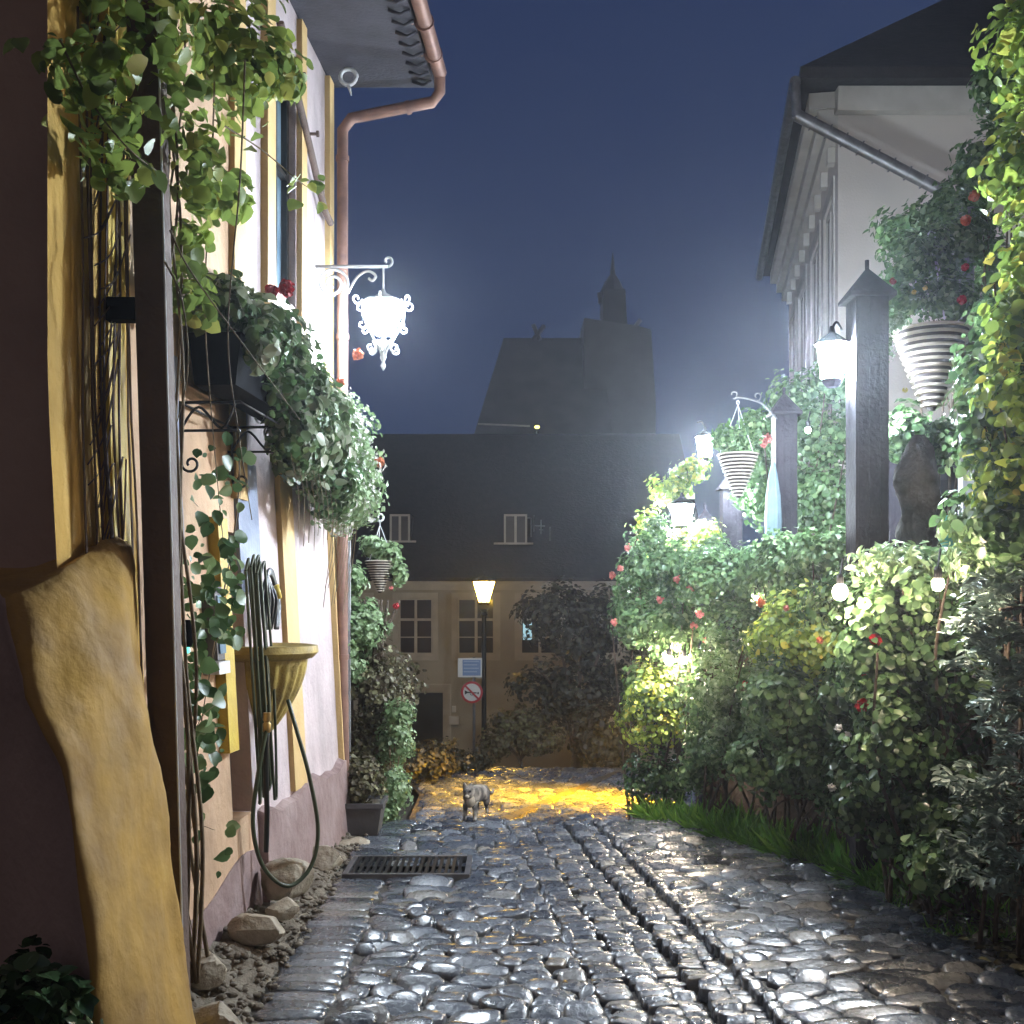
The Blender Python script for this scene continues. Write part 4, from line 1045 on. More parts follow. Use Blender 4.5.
# ------------------------------------------------------------------ dark tree & shrubs before the far house
def tree(name, label, base, regs, n, clumps, cr, size, leaf, shape=SH_SIMPLE, trunk=.12, cat='tree', limbs=9, grp=None):
    t = thing(name, label, cat, base, grp)
    top = np.mean([np.array(r[0]) for r in regs], 0)
    mb = MB(); b = np.array(base, float)
    mid = b+(top-b)*.55
    mb.tube(crs([b, b+(mid-b)*.5+np.array([.04, 0, 0]), mid], 5), list(np.linspace(trunk, trunk*.6, 11)), 9)
    for k in range(limbs):
        r = regs[k % len(regs)]; e = np.array(r[0])+NR.normal(size=3)*np.array(r[1])*.4
        mb.tube(crs([b+(mid-b)*R.uniform(.4, 1), (mid+e)/2+np.array([0, 0, .1]), e], 5), list(np.linspace(trunk*.4, trunk*.08, 11)), 6)
    mb.build('trunk', M['bark'], t, True)
    pos, nr = clump_pts(regs, n, clumps, cr, .45); foliage('crown', pos, nr, size, shape, M[leaf], t)
    return t
b = P(575, 760, 19.5); b[2] = zg(0, 19.5)-.1
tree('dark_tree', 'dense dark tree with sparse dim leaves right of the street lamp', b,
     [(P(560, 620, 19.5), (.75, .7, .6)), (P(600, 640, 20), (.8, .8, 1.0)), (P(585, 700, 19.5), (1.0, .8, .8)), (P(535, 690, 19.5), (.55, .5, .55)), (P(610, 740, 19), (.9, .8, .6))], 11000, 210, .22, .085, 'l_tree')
b = P(520, 760, 18.5); b[2] = zg(0, 18.5)-.1
tree('dim_shrub', 'low dim shrub with pale leaves at the foot of the dark tree', b, [(P(515, 725, 18.5), (.45, .4, .35)), (P(540, 735, 18.3), (.4, .4, .3)), (P(497, 745, 18.5), (.3, .3, .2))], 3200, 120, .12, .07, 'l_dry', trunk=.04, cat='shrub')
b = P(440, 775, 14.2); b[2] = zg(0, 12.1)-.07
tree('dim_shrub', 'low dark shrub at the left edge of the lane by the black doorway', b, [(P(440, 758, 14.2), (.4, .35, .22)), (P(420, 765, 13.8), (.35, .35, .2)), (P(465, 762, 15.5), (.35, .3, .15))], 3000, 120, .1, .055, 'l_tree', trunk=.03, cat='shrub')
b = P(405, 770, 15); b[2] = zg(0, 15)-.07
tree('bare_creeper', 'twiggy creeper with a few yellowish leaves left of the black doorway', b, [(P(395, 690, 15), (.35, .3, .4)), (P(412, 680, 15), (.25, .25, .2)), (P(390, 740, 15), (.3, .3, .4))], 1200, 90, .12, .06, 'l_dry', trunk=.03, cat='creeper', limbs=16)

# ------------------------------------------------------------------ cat
def cat():
    bx, by = P(470, 826, 7.9)[0], 7.9
    z0 = zg(bx, by)+.035
    me = bpy.data.meshes.new('body')
    v = []; e = []; r = []
    def add(p, rad, par=None):
        v.append((bx+p[0], by+p[1], z0+p[2])); r.append(rad)
        if par is not None: e.append((par, len(v)-1))
        return len(v)-1
    hip = add((.075, .22, .185), .058)
    mid = add((.045, .12, .18), .062, hip)
    ch_ = add((.005, .02, .175), .058, mid)
    nk = add((-.008, -.04, .205), .038, ch_)
    hd = add((-.014, -.085, .222), .050, nk)
    mz = add((-.016, -.130, .203), .026, hd)
    # ears
    add((-.040, -.08, .285), .010, add((-.034, -.08, .256), .018, hd)); add((.012, -.08, .285), .010, add((.006, -.08, .256), .018, hd))
    def leg(root, pts):
        p = root
        for q, rad in pts: p = add(q, rad, p)
    leg(ch_, [((-.032, .0, .13), .026), ((-.034, .02, .075), .017), ((-.034, -.005, .02), .014), ((-.034, -.025, .010), .014)])
    leg(ch_, [((.034, .01, .13), .026), ((.036, -.02, .075), .017), ((.036, -.055, .025), .014), ((.036, -.075, .014), .014)])
    leg(hip, [((.045, .2, .12), .036), ((.04, .17, .095), .024), ((.043, .235, .055), .014), ((.043, .22, .015), .013), ((.043, .195, .010), .013)])
    leg(hip, [((.115, .22, .12), .036), ((.112, .20, .09), .024), ((.115, .27, .055), .014), ((.115, .26, .015), .013), ((.115, .235, .010), .013)])
    leg(hip, [((.10, .30, .19), .018), ((.13, .36, .14), .014), ((.15, .43, .12), .012), ((.16, .48, .15), .010)])
    t = thing('cat', 'small grey cat walking towards the viewer at the crest of the lane', 'cat', (bx, by, z0))
    off = wpos(t)
    me.from_pydata([tuple(np.array(q)-off) for q in v], e, []); me.update()
    o = bpy.data.objects.new('body', me); COL.objects.link(o); o.parent = t
    md = o.modifiers.new('skin', 'SKIN'); md.use_smooth_shade = True
    for i, sv in enumerate(me.skin_vertices[0].data):
        sv.radius = (r[i], r[i]); sv.use_root = (i == 0)
    sb = o.modifiers.new('sub', 'SUBSURF'); sb.levels = 2; sb.render_levels = 2
    me.materials.append(M['cat'])
    mb = MB()
    mb = MB(); mb.ball((bx+.0, by-.045, z0+.150), .040, 12, 8, 1.25); mb.build('chest_bib', M['catpale'], t, True)
    mb = MB(); mb.ball((bx-.016, by-.148, z0+.198), .018, 10, 8, .8); mb.build('muzzle', M['catpale'], t, True)
    for s in (-1, 1): mb = MB(); mb.ball((bx-.014+s*.019, by-.130, z0+.232), .0085, 8, 6); mb.build('eye', M['glass_dark'], t, True)
    
cat()

# ------------------------------------------------------------------ right side: posts, lanterns
GP = 'dark timber garden posts behind the hedge'
def gpost(loc, h, w, label, proto=None):
    x, y, z = loc
    t = thing('garden_post', label, 'post', loc, GP)
    mb = MB(); mb.box(x-w/2, x+w/2, y-w/2, y+w/2, z, z+h)
    for k in range(3): mb.box(x-w/2+w*(k+.2)/3, x-w/2+w*(k+.8)/3, y-w/2-.006, y-w/2-.001, z, z+h-.02)
    mb.build('shaft', M['darkwood'], t)
    mb = MB()
    a = w/2+.035
    mb.add([(x-a, y-a, z+h), (x+a, y-a, z+h), (x+a, y+a, z+h), (x-a, y+a, z+h), (x, y, z+h+.17), (x-a, y-a, z+h-.02), (x+a, y-a, z+h-.02), (x+a, y+a, z+h-.02), (x-a, y+a, z+h-.02)],
           [(0, 1, 4), (1, 2, 4), (2, 3, 4), (3, 0, 4), (0, 5, 6, 1), (1, 6, 7, 2), (2, 7, 8, 3), (3, 8, 5, 0), (8, 7, 6, 5)])
    mb.tube([(x, y, z+h+.14), (x, y, z+h+.21)], .012, 6)
    mb.build('pointed_cap', M['darkwood'], t)
    return t
p1 = np.array([P(867, 0, 6.3)[0], 6.3, 0]); gpost(p1, 3.32, .185, 'nearest and tallest garden post with a pointed cap, right of the brightest lamp')
gpost(np.array([P(784, 0, 8.9)[0], 8.9, zg(0, 8.9)]), 3.35+.07, .17, 'second garden post, between the pale furled cloth and the ivy')
gpost(np.array([P(731, 0, 11)[0], 11, zg(0, 11)]), 3.2, .19, 'garden post directly behind the small hanging basket')
gpost(np.array([P(705, 0, 10.5)[0], 10.5, zg(0, 10.5)]), 2.75, .15, 'leftmost and lowest garden post, under a white lantern')
# arm for small basket
c = P(738, 453, 8.7); hz = c[2]+.86*.46
t = thing('basket_arm', 'thin curled iron arm from the second garden post holding the small basket', 'bracket', (c[0], c[1], hz))
mb = MB(); mb.tube(crs([(P(776, 0, 8.9)[0], 8.83, hz-.12), (c[0]+.2, 8.75, hz+.0), (c[0]+.02, 8.7, hz+.04), (c[0]-.03, 8.7, hz+.03)], 5), .009, 6)
mb.tube(spiral((c[0]-.035, 8.7, hz+.065), (1, 0, 0), (0, 0, 1), .035, .012, -PI/2, 1.1*PI, 14), .007, 6); mb.tube(spiral((c[0]+.15, 8.7, hz+.05), (1, 0, 0), (0, 0, 1), .035, .012, -PI/2, 1.4*PI, 14), .006, 6)
mb.build('scroll', M['tin'], t, True)

GL = 'white glowing garden lanterns on the right'
def lantern(loc, label, m, w=.085, h=.19):
    x, y, z = loc
    t = thing('garden_lantern', label, 'lantern', loc, GL)
    mb = MB(); mb.lathe([(w*.72, -h/2), (w, h/2)], loc, 8); mb.build('glass', M[m], t)
    mb = MB(); mb.lathe([(w+.02, h/2+.004), (w*.9, h/2+.03), (.02, h/2+.07), (.012, h/2+.11)], loc, 8)
    mb.lathe([(.03, -h/2-.05), (w*.6, -h/2-.03), (w*.75, -h/2-.004)], loc, 8)
    for k in range(4):
        a = PI/8+k*PI/2; mb.tube([(x+(w*.74)*math.cos(a), y+w*.74*math.sin(a), z-h/2), (x+(w*1.03)*math.cos(a), y+w*1.03*math.sin(a), z+h/2)], .005, 5)
    mb.build('frame', M['iron'], t)
    return t
la = P(832, 362, 6.34); A = lantern(la, 'brightest white lantern, on the left of the tallest garden post', 'e_post')
mb = MB(); mb.tube(crs([la+[0, 0, .19], la+[.04, .05, .24], la+[.10, .15, .22]], 5), .008, 6); mb.build('hanger', M['iron'], A, True)
lb = P(705, 447, 10.5); B = copy_thing(A, lb, 'small white lantern above the leftmost garden post, left of the small basket', PI, .95, GL)
lc = P(682, 515, 9.6); Cc = lantern(lc, 'wide white lantern half hidden in the rose leaves, lower left of the small basket', 'e_gard', .10, .17)
mb = MB(); mb.tube([lc-[0, 0, .13], (lc[0], lc[1], zg(0, 9.6))], .018, 8); mb.build('stake', M['iron'], Cc)
ld = P(655, 546, 9.3); D = copy_thing(Cc, ld, 'lowest small white lantern at the top left of the rose hedge', .4, .55, GL)
GBu = 'bare light bulbs strung in the hedge'
def bulb(px, py, d, label, m='e_warm', r=.032):
    c = P(px, py, d); t = thing('light_bulb', label, 'light bulb', c, GBu)
    mb = MB(); mb.ball(c, r, 12, 8, 1.15); mb.build('glass', M[m], t, True)
    mb = MB(); mb.lathe([(.018, .8*r), (.018, r+.035), (.012, r+.05)], c, 8); mb.tube([c+[0, 0, r+.04], c+[.03, .05, r+.13]], .005, 5); mb.build('socket', M['iron'], t)
bulb(840, 592, 5.35, 'bright warm bulb on top of the hedge below the tallest post', r=.036)
bulb(808, 430, 8.3, 'small cool bulb high in the ivy right of the second post', 'e_gard', .02)
bulb(669, 660, 8.0, 'left one of the pair of warm bulbs low in the rose hedge')
bulb(684, 660, 8.0, 'right one of the pair of warm bulbs low in the rose hedge', r=.026)
bulb(757, 598, 7.0, 'small dim bulb in the middle of the hedge beside orange flowers', r=.016)
bulb(938, 584, 4.75, 'faint warm bulb half buried in leaves below the stone ornament', r=.026)
# amber floodlight round the bend (lights the lower lane)
ls = np.array([1.74, 12.1, .50])
t = thing('amber_floodlight', 'low amber floodlight on a short post round the bend, hidden behind the rose hedge', 'floodlight', (ls[0], ls[1], zg(0, 12.1)))
dn = np.array([-.85, -.12, -.62]); dn /= np.linalg.norm(dn); ux = np.cross(dn, [0, 0, 1]); ux /= np.linalg.norm(ux); uz = np.cross(ux, dn)
def fb(a, b, c): return tuple(ls+ux*a+dn*b+uz*c)
mb = MB(); mb.box(-.15, .15, -.10, -.02, -.11, .11, fb)
for (a_, b_, c_, d_) in [(-.165, -.15, -.11, .11), (.15, .165, -.11, .11), (-.165, .165, .11, .125), (-.165, .165, -.125, -.11)]: mb.box(a_, b_, -.10, .17, c_, d_, fb)
mb.build('housing', M['iron'], t)
mb = MB(); mb.box(-.13, .13, -.018, -.008, -.09, .09, fb); mb.build('glass', M['e_sod2'], t)
mb = MB(); mb.tube([ls-dn*.12, (ls-dn*.12)*[1, 1, 0]+[0, 0, zg(0, 12.1)-.1]], .035, 8); mb.build('post', M['iron'], t)

# ------------------------------------------------------------------ right planting
t = MB()
wp = [(2.75, 3.0), (2.75, 5.0), (2.6, 6.4), (2.0, 7.8), (1.5, 8.7), (1.7, 9.6), (2.8, 12)]
for (a, b) in zip(wp[:-1], wp[1:]):
    za = min(zg(0, a[1]), 0)-.3; 
    d = np.array(b)-np.array(a); d = d/np.linalg.norm(d); n_ = np.array([d[1], -d[0]])*.3
    t.hexa([(a[0], a[1], za), (a[0]+n_[0], a[1]+n_[1], za), (b[0]+n_[0], b[1]+n_[1], za), (b[0], b[1], za),
            (a[0], a[1], 1.25), (a[0]+n_[0], a[1]+n_[1], 1.25), (b[0]+n_[0], b[1]+n_[1], 1.25), (b[0], b[1], 1.25)])
tag(t.build('garden_wall', M['bark']), 'dark retaining wall hidden behind the overgrown hedge on the right', 'wall')
gz = 1.2
terr = MB(); terr.add([(1.75, 9.6, gz), (1.6, 8.8, gz), (2.2, 7.8, gz), (2.8, 6.4, gz), (2.95, 3, gz), (9, 3, gz), (9, 14, gz), (2.9, 12, gz)], [tuple(range(8))])
tag(terr.build('garden_terrace', M['soil']), kind='structure')

def plant(name, label, base, sets, flowers=(), stems=8, cat='bush', grp=None, smat='bark', sr=.012, fm='f_pink', fr_=.03):
    t = thing(name, label, cat, base, grp)
    allr = []
    for (reg, n, cl, cr, size, shape, mm) in sets:
        pos, nr = clump_pts(reg, n, cl, cr, .4); foliage('foliage', pos, nr, size, shape, M[mm], t)
        allr += reg
    mb = MB(); b = np.array(base, float)
    for k in range(stems):
        r = allr[R.randrange(len(allr))]; e = np.array(r[0])+NR.normal(size=3)*np.array(r[1])*.5
        s = b+np.array([R.uniform(-.25, .25), R.uniform(-.15, .15), 0])
        pts = crs([s, (s+e)/2+NR.normal(size=3)*.08, e], 6)
        mb.tube(pts, list(np.linspace(sr, sr*.35, len(pts))), 6)
    mb.build('stem', M[smat], t, True)
    for f in flowers:
        blossom('flower_head', P(*f[:3]), f[4] if len(f) > 4 else fr_, M[f[3]] if len(f) > 3 else M[fm], t, 44)
    return t
GH = 'bushes forming the overgrown hedge along the right of the lane'
plant('rose_bush', 'pink-flowered rose bush at the far left end of the right hedge', (1.15, 8.6, zg(0, 8.6)),
      [([(P(650, 575, 8.6), (.30, .3, .22)), (P(690, 570, 8.5), (.3, .3, .25)), (P(640, 620, 8.5), (.24, .3, .2)), (P(680, 630, 8.3), (.35, .3, .28)), (P(648, 540, 8.8), (.15, .15, .12)), (P(660, 690, 8.4), (.28, .25, .25)), (P(655, 525, 8.9), (.08, .1, .1))], 15000, 270, .095, .036, SH_SIMPLE, 'l_mid'),
       ([(P(655, 720, 8.3), (.28, .2, .22)), (P(650, 690, 8.3), (.2, .2, .2))], 2200, 90, .08, .035, SH_SIMPLE, 'l_yel'),
       ([(P(655, 780, 8.4), (.28, .2, .22))], 1500, 70, .08, .035, SH_SIMPLE, 'l_dark')],
      [(677, 579, 8.1), (690, 589, 8.05), (620, 568, 8.3), (614, 622, 8.3), (699, 611, 8.0), (628, 548, 8.5), (612, 575, 8.4), (660, 600, 8.1), (694, 626, 7.95), (706, 640, 7.9)], 14, grp=GH)
plant('ivy_bush', 'fine-leaved grey-green ivy bush between the rose bush and the middle of the hedge', (1.55, 7.9, 0),
      [([(P(715, 580, 7.8), (.3, .3, .25)), (P(740, 640, 7.6), (.32, .3, .35)), (P(715, 700, 7.7), (.28, .25, .35)), (P(760, 580, 7.6), (.3, .3, .22)), (P(740, 740, 7.6), (.3, .22, .25)), (P(700, 760, 7.9), (.22, .2, .2))], 14000, 270, .09, .032, SH_SIMPLE, 'l_mid'),
       ([(P(720, 690, 7.4), (.12, .1, .5)), (P(760, 700, 7.2), (.10, .1, .4))], 2500, 120, .05, .025, SH_SIMPLE, 'l_pale')],
      [(761, 603, 7.0, 'f_orange'), (700, 614, 7.5), (745, 683, 7.0, 'f_red', .02), (774, 683, 6.8, 'f_red', .024)], 16, grp=GH)
plant('mixed_bush', 'yellow-green lit bush with orange blooms in the middle of the hedge', (1.85, 7.0, 0),
      [([(P(800, 575, 6.9), (.3, .3, .2)), (P(830, 555, 6.8), (.3, .3, .15)), (P(780, 560, 7.1), (.25, .25, .16))], 6500, 200, .085, .036, SH_SIMPLE, 'l_mid'),
       ([(P(800, 620, 6.6), (.28, .25, .2)), (P(825, 640, 6.4), (.25, .2, .2)), (P(780, 640, 6.8), (.2, .2, .18))], 4800, 170, .08, .036, SH_SIMPLE, 'l_yel'),
       ([(P(800, 700, 6.6), (.35, .25, .25)), (P(780, 760, 6.8), (.3, .2, .25)), (P(830, 770, 6.5), (.25, .2, .25))], 6500, 150, .09, .042, SH_SIMPLE, 'l_mid')],
      [(760, 601, 6.6, 'f_orange'), (786, 608, 6.4, 'f_pink', .02)], 16, grp=GH)
plant('glossy_bush', 'dark glossy-leaved bush with bright red blooms at the right of the hedge', (2.2, 5.7, 0),
      [([(P(870, 600, 5.9), (.3, .3, .2)), (P(900, 650, 5.7), (.32, .3, .28)), (P(860, 690, 5.9), (.25, .25, .28)), (P(920, 720, 5.6), (.3, .25, .3)), (P(960, 640, 5.3), (.25, .2, .3)), (P(905, 800, 5.6), (.3, .25, .25)), (P(960, 820, 5.3), (.25, .2, .3)), (P(860, 780, 6.0), (.2, .2, .3))], 14000, 260, .095, .042, SH_OVAL, 'l_dark'),
       ([(P(880, 640, 5.5), (.25, .2, .35)), (P(920, 600, 5.4), (.25, .2, .2)), (P(900, 740, 5.35), (.25, .15, .3)), (P(940, 860, 5.1), (.2, .15, .15))], 3600, 150, .09, .044, SH_OVAL, 'l_mid')],
      [(875, 639, 5.3, 'f_red', .035), (861, 704, 5.4, 'f_red', .04), (866, 676, 5.45, 'f_red', .025), (838, 728, 5.6, 'f_white', .022), (832, 787, 5.7, 'f_white', .024), (850, 785, 5.65, 'f_white', .02), (848, 735, 5.6, 'f_white', .02), (820, 640, 6.0, 'f_orange', .02)], 24, sr=.014, grp=GH)
# conifer
def conifer():
    base = (2.75, 4.9, 0)
    t = thing('conifer', 'blue-grey feathery conifer branches at the right edge above the cobbles', 'conifer', base, GH)
    pos = []; nr = []; up = []
    mb = MB(); mb.tube([base, (2.75, 4.95, 2.0)], [.06, .03], 8)
    for (px, py, d, n) in [(1000, 610, 4.6, 16), (980, 640, 4.7, 14), (1010, 680, 4.6, 12), (1010, 580, 4.8, 10), (1000, 800, 4.6, 14), (975, 850, 4.7, 12), (1010, 860, 4.5, 12), (1015, 735, 4.6, 10), (990, 560, 5, 10), (965, 790, 4.8, 8)]:
        for k in range(n):
            c = P(px+R.uniform(-28, 28), py+R.uniform(-30, 30), d+R.uniform(-.1, .2))
            dr = np.array([R.uniform(-1, .2), R.uniform(-.7, .3), R.uniform(-.5, .3)]); dr /= np.linalg.norm(dr)
            L_ = R.uniform(.10, .2); q = c-dr*L_*.6
            for j in range(46):
                u_ = R.random(); p = q+dr*L_*u_+NR.normal(size=3)*.004
                side = np.cross(dr, [0, 0, 1]); side /= np.linalg.norm(side)
                dd = dr*.8+side*R.choice((-1, 1))*.9+np.array([0, 0, R.uniform(-.2, .3)])
                pos.append(p); up.append(dd); nr.append(np.array([0, -.3, 1])+NR.normal(size=3)*.3)
        e = P(px, py, d); mb.tube(crs([(2.75, 4.95, max(.3, e[2]-.2)), (np.array([2.75, 4.95, e[2]])+e)/2, e], 5), [.016]*6+[.01]*5, 5)
    mb.build('trunk', M['bark'], t, True)
    foliage('needles', np.array(pos), np.array(nr), .045, SH_NARROW, M['l_blue'], t, up=np.array(up))
conifer()
plant('climbing_vine', 'yellow-green vine climbing over the right edge of the picture', (2.35, 5.0, 0),
      [([(P(1024, 60, 4.7), (.14, .2, .3)), (P(1019, 160, 4.7), (.14, .2, .25)), (P(1026, 300, 4.6), (.16, .2, .3)), (P(1019, 400, 4.6), (.16, .2, .25)), (P(1014, 470, 4.8), (.18, .2, .22)), (P(1049, 230, 4.6), (.15, .2, .5))], 3200, 170, .10, .05, SH_OVAL, 'l_yel'),
       ([(P(990, 430, 4.9), (.15, .2, .3)), (P(985, 520, 4.9), (.16, .2, .2)), (P(1010, 520, 4.8), (.16, .2, .2)), (P(1000, 350, 5.0), (.16, .2, .3))], 3000, 150, .09, .048, SH_OVAL, 'l_mid')],
      [(1003, 372, 4.5, 'f_yel', .02), (1002, 345, 4.5, 'f_yel', .02)], 14, cat='vine', sr=.012)
plant('arch_creeper', 'mass of small leaves climbing high between the tallest post and the right edge', (2.9, 7.0, 1.2),
      [([(P(955, 215, 7.32), (.3, .3, .3)), (P(985, 160, 7.08), (.2, .25, .3)), (P(1000, 90, 7.08), (.12, .2, .2)), (P(905, 235, 7.43), (.2, .2, .16)), (P(990, 300, 7.32), (.2, .2, .4))], 8500, 210, .1, .045, SH_SIMPLE, 'l_mid')],
      [], 12, cat='creeper')
plant('ivy_screen', 'blue-green ivy screen between the second and the tallest post', (2.6, 9.2, 1.2),
      [([(P(820, 440, 9.2), (.35, .3, .3)), (P(825, 500, 9.2), (.35, .3, .3)), (P(760, 480, 9.6), (.25, .25, .35)), (P(800, 400, 9.3), (.25, .2, .2)), (P(760, 430, 9.8), (.25, .2, .15)), (P(835, 380, 9.0), (.2, .2, .2))], 9500, 300, .12, .05, SH_SIMPLE, 'l_mid')],
      [(768, 438, 9.3, 'f_pink', .05), (763, 443, 9.3, 'f_pink', .04)], 12, cat='ivy')
plant('leafy_shrub', 'small bright shrub around the wide lantern at the hedge top', (1.5, 9.5, .3),
      [([(P(690, 470, 9.9), (.22, .2, .1)), (P(670, 490, 9.8), (.18, .2, .12)), (P(660, 545, 9.5), (.22, .2, .15)), (P(700, 540, 9.5), (.2, .2, .15)), (P(645, 520, 9.4), (.12, .15, .06))], 3000, 130, .08, .042, SH_SIMPLE, 'l_yel')],
      [(628, 547, 9.2), (640, 538, 9.2)], 12, cat='shrub')
plant('front_spray', 'long arching leafy branches on the hedge top right of the bright bulb', (2.3, 5.6, .8),
      [([(P(930, 560, 5.4), (.3, .2, .06)), (P(985, 560, 5.0), (.15, .2, .1)), (P(890, 560, 5.6), (.2, .2, .05))], 2200, 90, .07, .05, SH_NARROW, 'l_pale')], [], 12, cat='shrub')
# hedge foot: dark stems and grass
n = 22000
px = NR.uniform(0, 1, n)
ys = NR.uniform(5.2, 8.15, n)
xr = np.interp(ys, [t_[0] for t_ in XR], [t_[1] for t_ in XR])
off = NR.uniform(-.14, .42, n)
pos = np.stack([xr+off, ys, np.zeros(n)+.0], 1)
keep = (np.sin(ys*3.1+1)+np.sin(ys*7.7)+NR.normal(size=n)*.8 > -.3) | (ys > 6.6)
pos = pos[keep]; m_ = len(pos)
up = NR.normal(size=(m_, 3))*.6+np.array([-.25, -.2, 1.0])
nrm = NR.normal(size=(m_, 3))+np.array([0, -1, .2])
sz = np.where(pos[:, 1] > 6.0, .20, .10)*(.75+.45*np.sin(pos[:, 1]*9+pos[:, 0]*7)*np.sin(pos[:, 1]*4.3))*NR.uniform(.4, 1.2, m_)*.85
o = foliage('grass_verge', pos, nrm, sz, SH_GRASS, M['l_grass'], None, up=up)
tag(o, 'bright green grass and ferns along the foot of the right hedge', 'grass', kind='stuff')
# leaf litter on the right edge
n = 500; ys = NR.uniform(4.3, 6.8, n); xr = np.interp(ys, [t_[0] for t_ in XR], [t_[1] for t_ in XR])
pos = np.stack([xr+NR.uniform(-.06, .4, n), ys, np.full(n, .03)], 1)
o = foliage('leaf_litter', pos, NR.normal(size=(n, 3))*.4+np.array([0, 0, 1]), .05, SH_SIMPLE, M['l_dry'], None)
tag(o, 'brown fallen leaves lying where the cobbles meet the right hedge', 'leaves', kind='stuff')

# grey upright at the right
t = thing('pergola_post', 'thin pale grey metal pergola post right of the big striped basket', 'post', (P(966, 0, 6.8)[0], 6.8, 0))
x = P(966, 0, 6.8)[0]
mb = MB(); mb.box(x-.035, x+.035, 6.765, 6.835, 0, 4.0); mb.build('shaft', M['greywood'], t)
mb = MB(); mb.tube([(x, 6.8, 3.9), (P(932, 0, 6.6)[0], 6.6, P(932, 328, 6.6)[2]+.575)], .012, 6); mb.build('arm', M['iron'], t)
# dark shed panel behind
t = thing('garden_shed', 'dark timber shed front behind the stone ornament and the tallest post', 'shed', (P(920, 0, 7.6)[0], 7.6, 1.2))
mb = MB(); x0, x1 = P(888, 0, 7.6)[0], P(1060, 0, 7.6)[0]
for k in range(11):
    a = x0+(x1-x0)*k/11; b = x0+(x1-x0)*(k+.94)/11; mb.box(a, b, 7.6, 7.63, 1.2, 2.75)
mb.box(x0+.02, x1, 7.635, 7.8, 1.2, 2.72); mb.build('boards', M['darkwood'], t)
mb = MB(); mb.box(x0-.02, x1, 7.5, 7.9, 2.755, 2.80); mb.box(x0, x1, 7.57, 7.597, 2.0, 2.07); mb.build('roof', M['darkwood'], t)
mb = MB(); mb.box(x0+.1, x0+.42, 7.575, 7.597, 2.1, 2.42); mb.build('window', M['glass_dark'], t)
# stone ornament
M['oldstone'] = mat('weathered_stone', (.13, .115, .10), .9, col2=(.05, .045, .04), scale=9, bump=.8)
c = P(918, 548, 6.3); t = thing('stone_ornament', 'pale weathered upright stone ornament among the plants under the big basket', 'ornament', c)
mb = MB(); rr = random.Random(3)
prof = crs([(.10, 0, 0), (.12, .1, 0), (.10, .2, 0), (.11, .3, 0), (.12, .4, 0), (.09, .5, 0), (.07, .58, 0), (.03, .64, 0)], 4)
V = []; n = 16
for q in prof:
    for j in range(n): 
        a = 2*PI*j/n; e = 1+.16*math.sin(a*3+q[1]*14)+rr.uniform(-.06, .06); V.append((c[0]+q[0]*e*math.cos(a), c[1]+q[0]*e*math.sin(a), c[2]+q[1]))
Fc = [(i*n+j, i*n+(j+1) % n, (i+1)*n+(j+1) % n, (i+1)*n+j) for i in range(len(prof)-1) for j in range(n)]+[tuple((len(prof)-1)*n+j for j in range(n))]
mesh_obj('body', V, Fc, M['oldstone'], t, True)
mb = MB(); mb.lathe([(.15, -.3), (.15, -.02), (.12, 0)], c, 8); mb.build('base', M['stone'], t)
c = P(950, 548, 5.7); t = thing('glazed_pot', 'small teal glazed pot beside the pale pergola post', 'pot', c)
mb = MB(); mb.lathe([(.035, 0), (.06, .05), (.055, .1), (.04, .15), (.05, .165), (.04, .16), (.01, .1)], c, 16); smooth_angle(mb.build('body', M['teal'], t))
mb = MB(); mb.lathe([(.07, -.35), (.07, -.005)], c, 10); mb.build('stand', M['greywood'], t)
# furled pale cloth parasol
c = P(773, 540, 8.75); t = thing('furled_parasol', 'furled pale blue parasol leaning by the second garden post', 'parasol', (c[0], c[1], 1.2))
V = []; n = 20; prof = [(.012, -.12), (.05, 0), (.06, .15), (.05, .35), (.03, .52), (.008, .62)]
for (r, z) in prof:
    for j in range(n): a = 2*PI*j/n; e = 1+.22*math.cos(a*5); V.append((c[0]+r*e*math.cos(a), c[1]+r*e*math.sin(a), c[2]+z))
Fc = [(i*n+j, i*n+(j+1) % n, (i+1)*n+(j+1) % n, (i+1)*n+j) for i in range(len(prof)-1) for j in range(n)]
mesh_obj('canopy', V, Fc, M['cloth'], t, True)
mb = MB(); mb.tube([(c[0], c[1], 1.2), (c[0], c[1], c[2]+.66)], .009, 6); mb.build('pole', M['greywood'], t)

# ------------------------------------------------------------------ right house
rh = thing('white_house', 'tall pale plastered house with a dark hipped roof behind the right garden', 'house', (6, 16, 0))
c0 = np.array([P(838, 0, 14)[0], 14.0]); c1 = np.array([P(789, 0, 21.7)[0], 21.7])
dv = (c1-c0)/np.linalg.norm(c1-c0); nv = np.array([-dv[1], dv[0]]); Ls = float(np.linalg.norm(c1-c0))
def RW(s, off, z): p = c0+dv*s+nv*off; return (p[0], p[1], z)
ZE = 8.0
holes = []
for (s0, s1) in [(.5, 1.5), (2.2, 3.4), (4.3, 5.6), (6.3, 7.3)]: holes += [(s0, s1, 4.3, 6.9), (s0, s1, .8, 3.0)]
mb = MB(); wall_panel(mb, 0, Ls, 0, ZE, holes, RW, .05)
mb.add([(c0[0], c0[1], 0), (c0[0]+7, c0[1], 0), (c0[0]+7, c0[1], ZE), (c0[0], c0[1], ZE)], [(0, 1, 2, 3)])
mb.add([(*c1, 0), (c1[0]+7, c1[1], 0), (c1[0]+7, c1[1], ZE), (*c1, ZE)], [(3, 2, 1, 0)])
mb.build('wall', M['rwall'], rh)
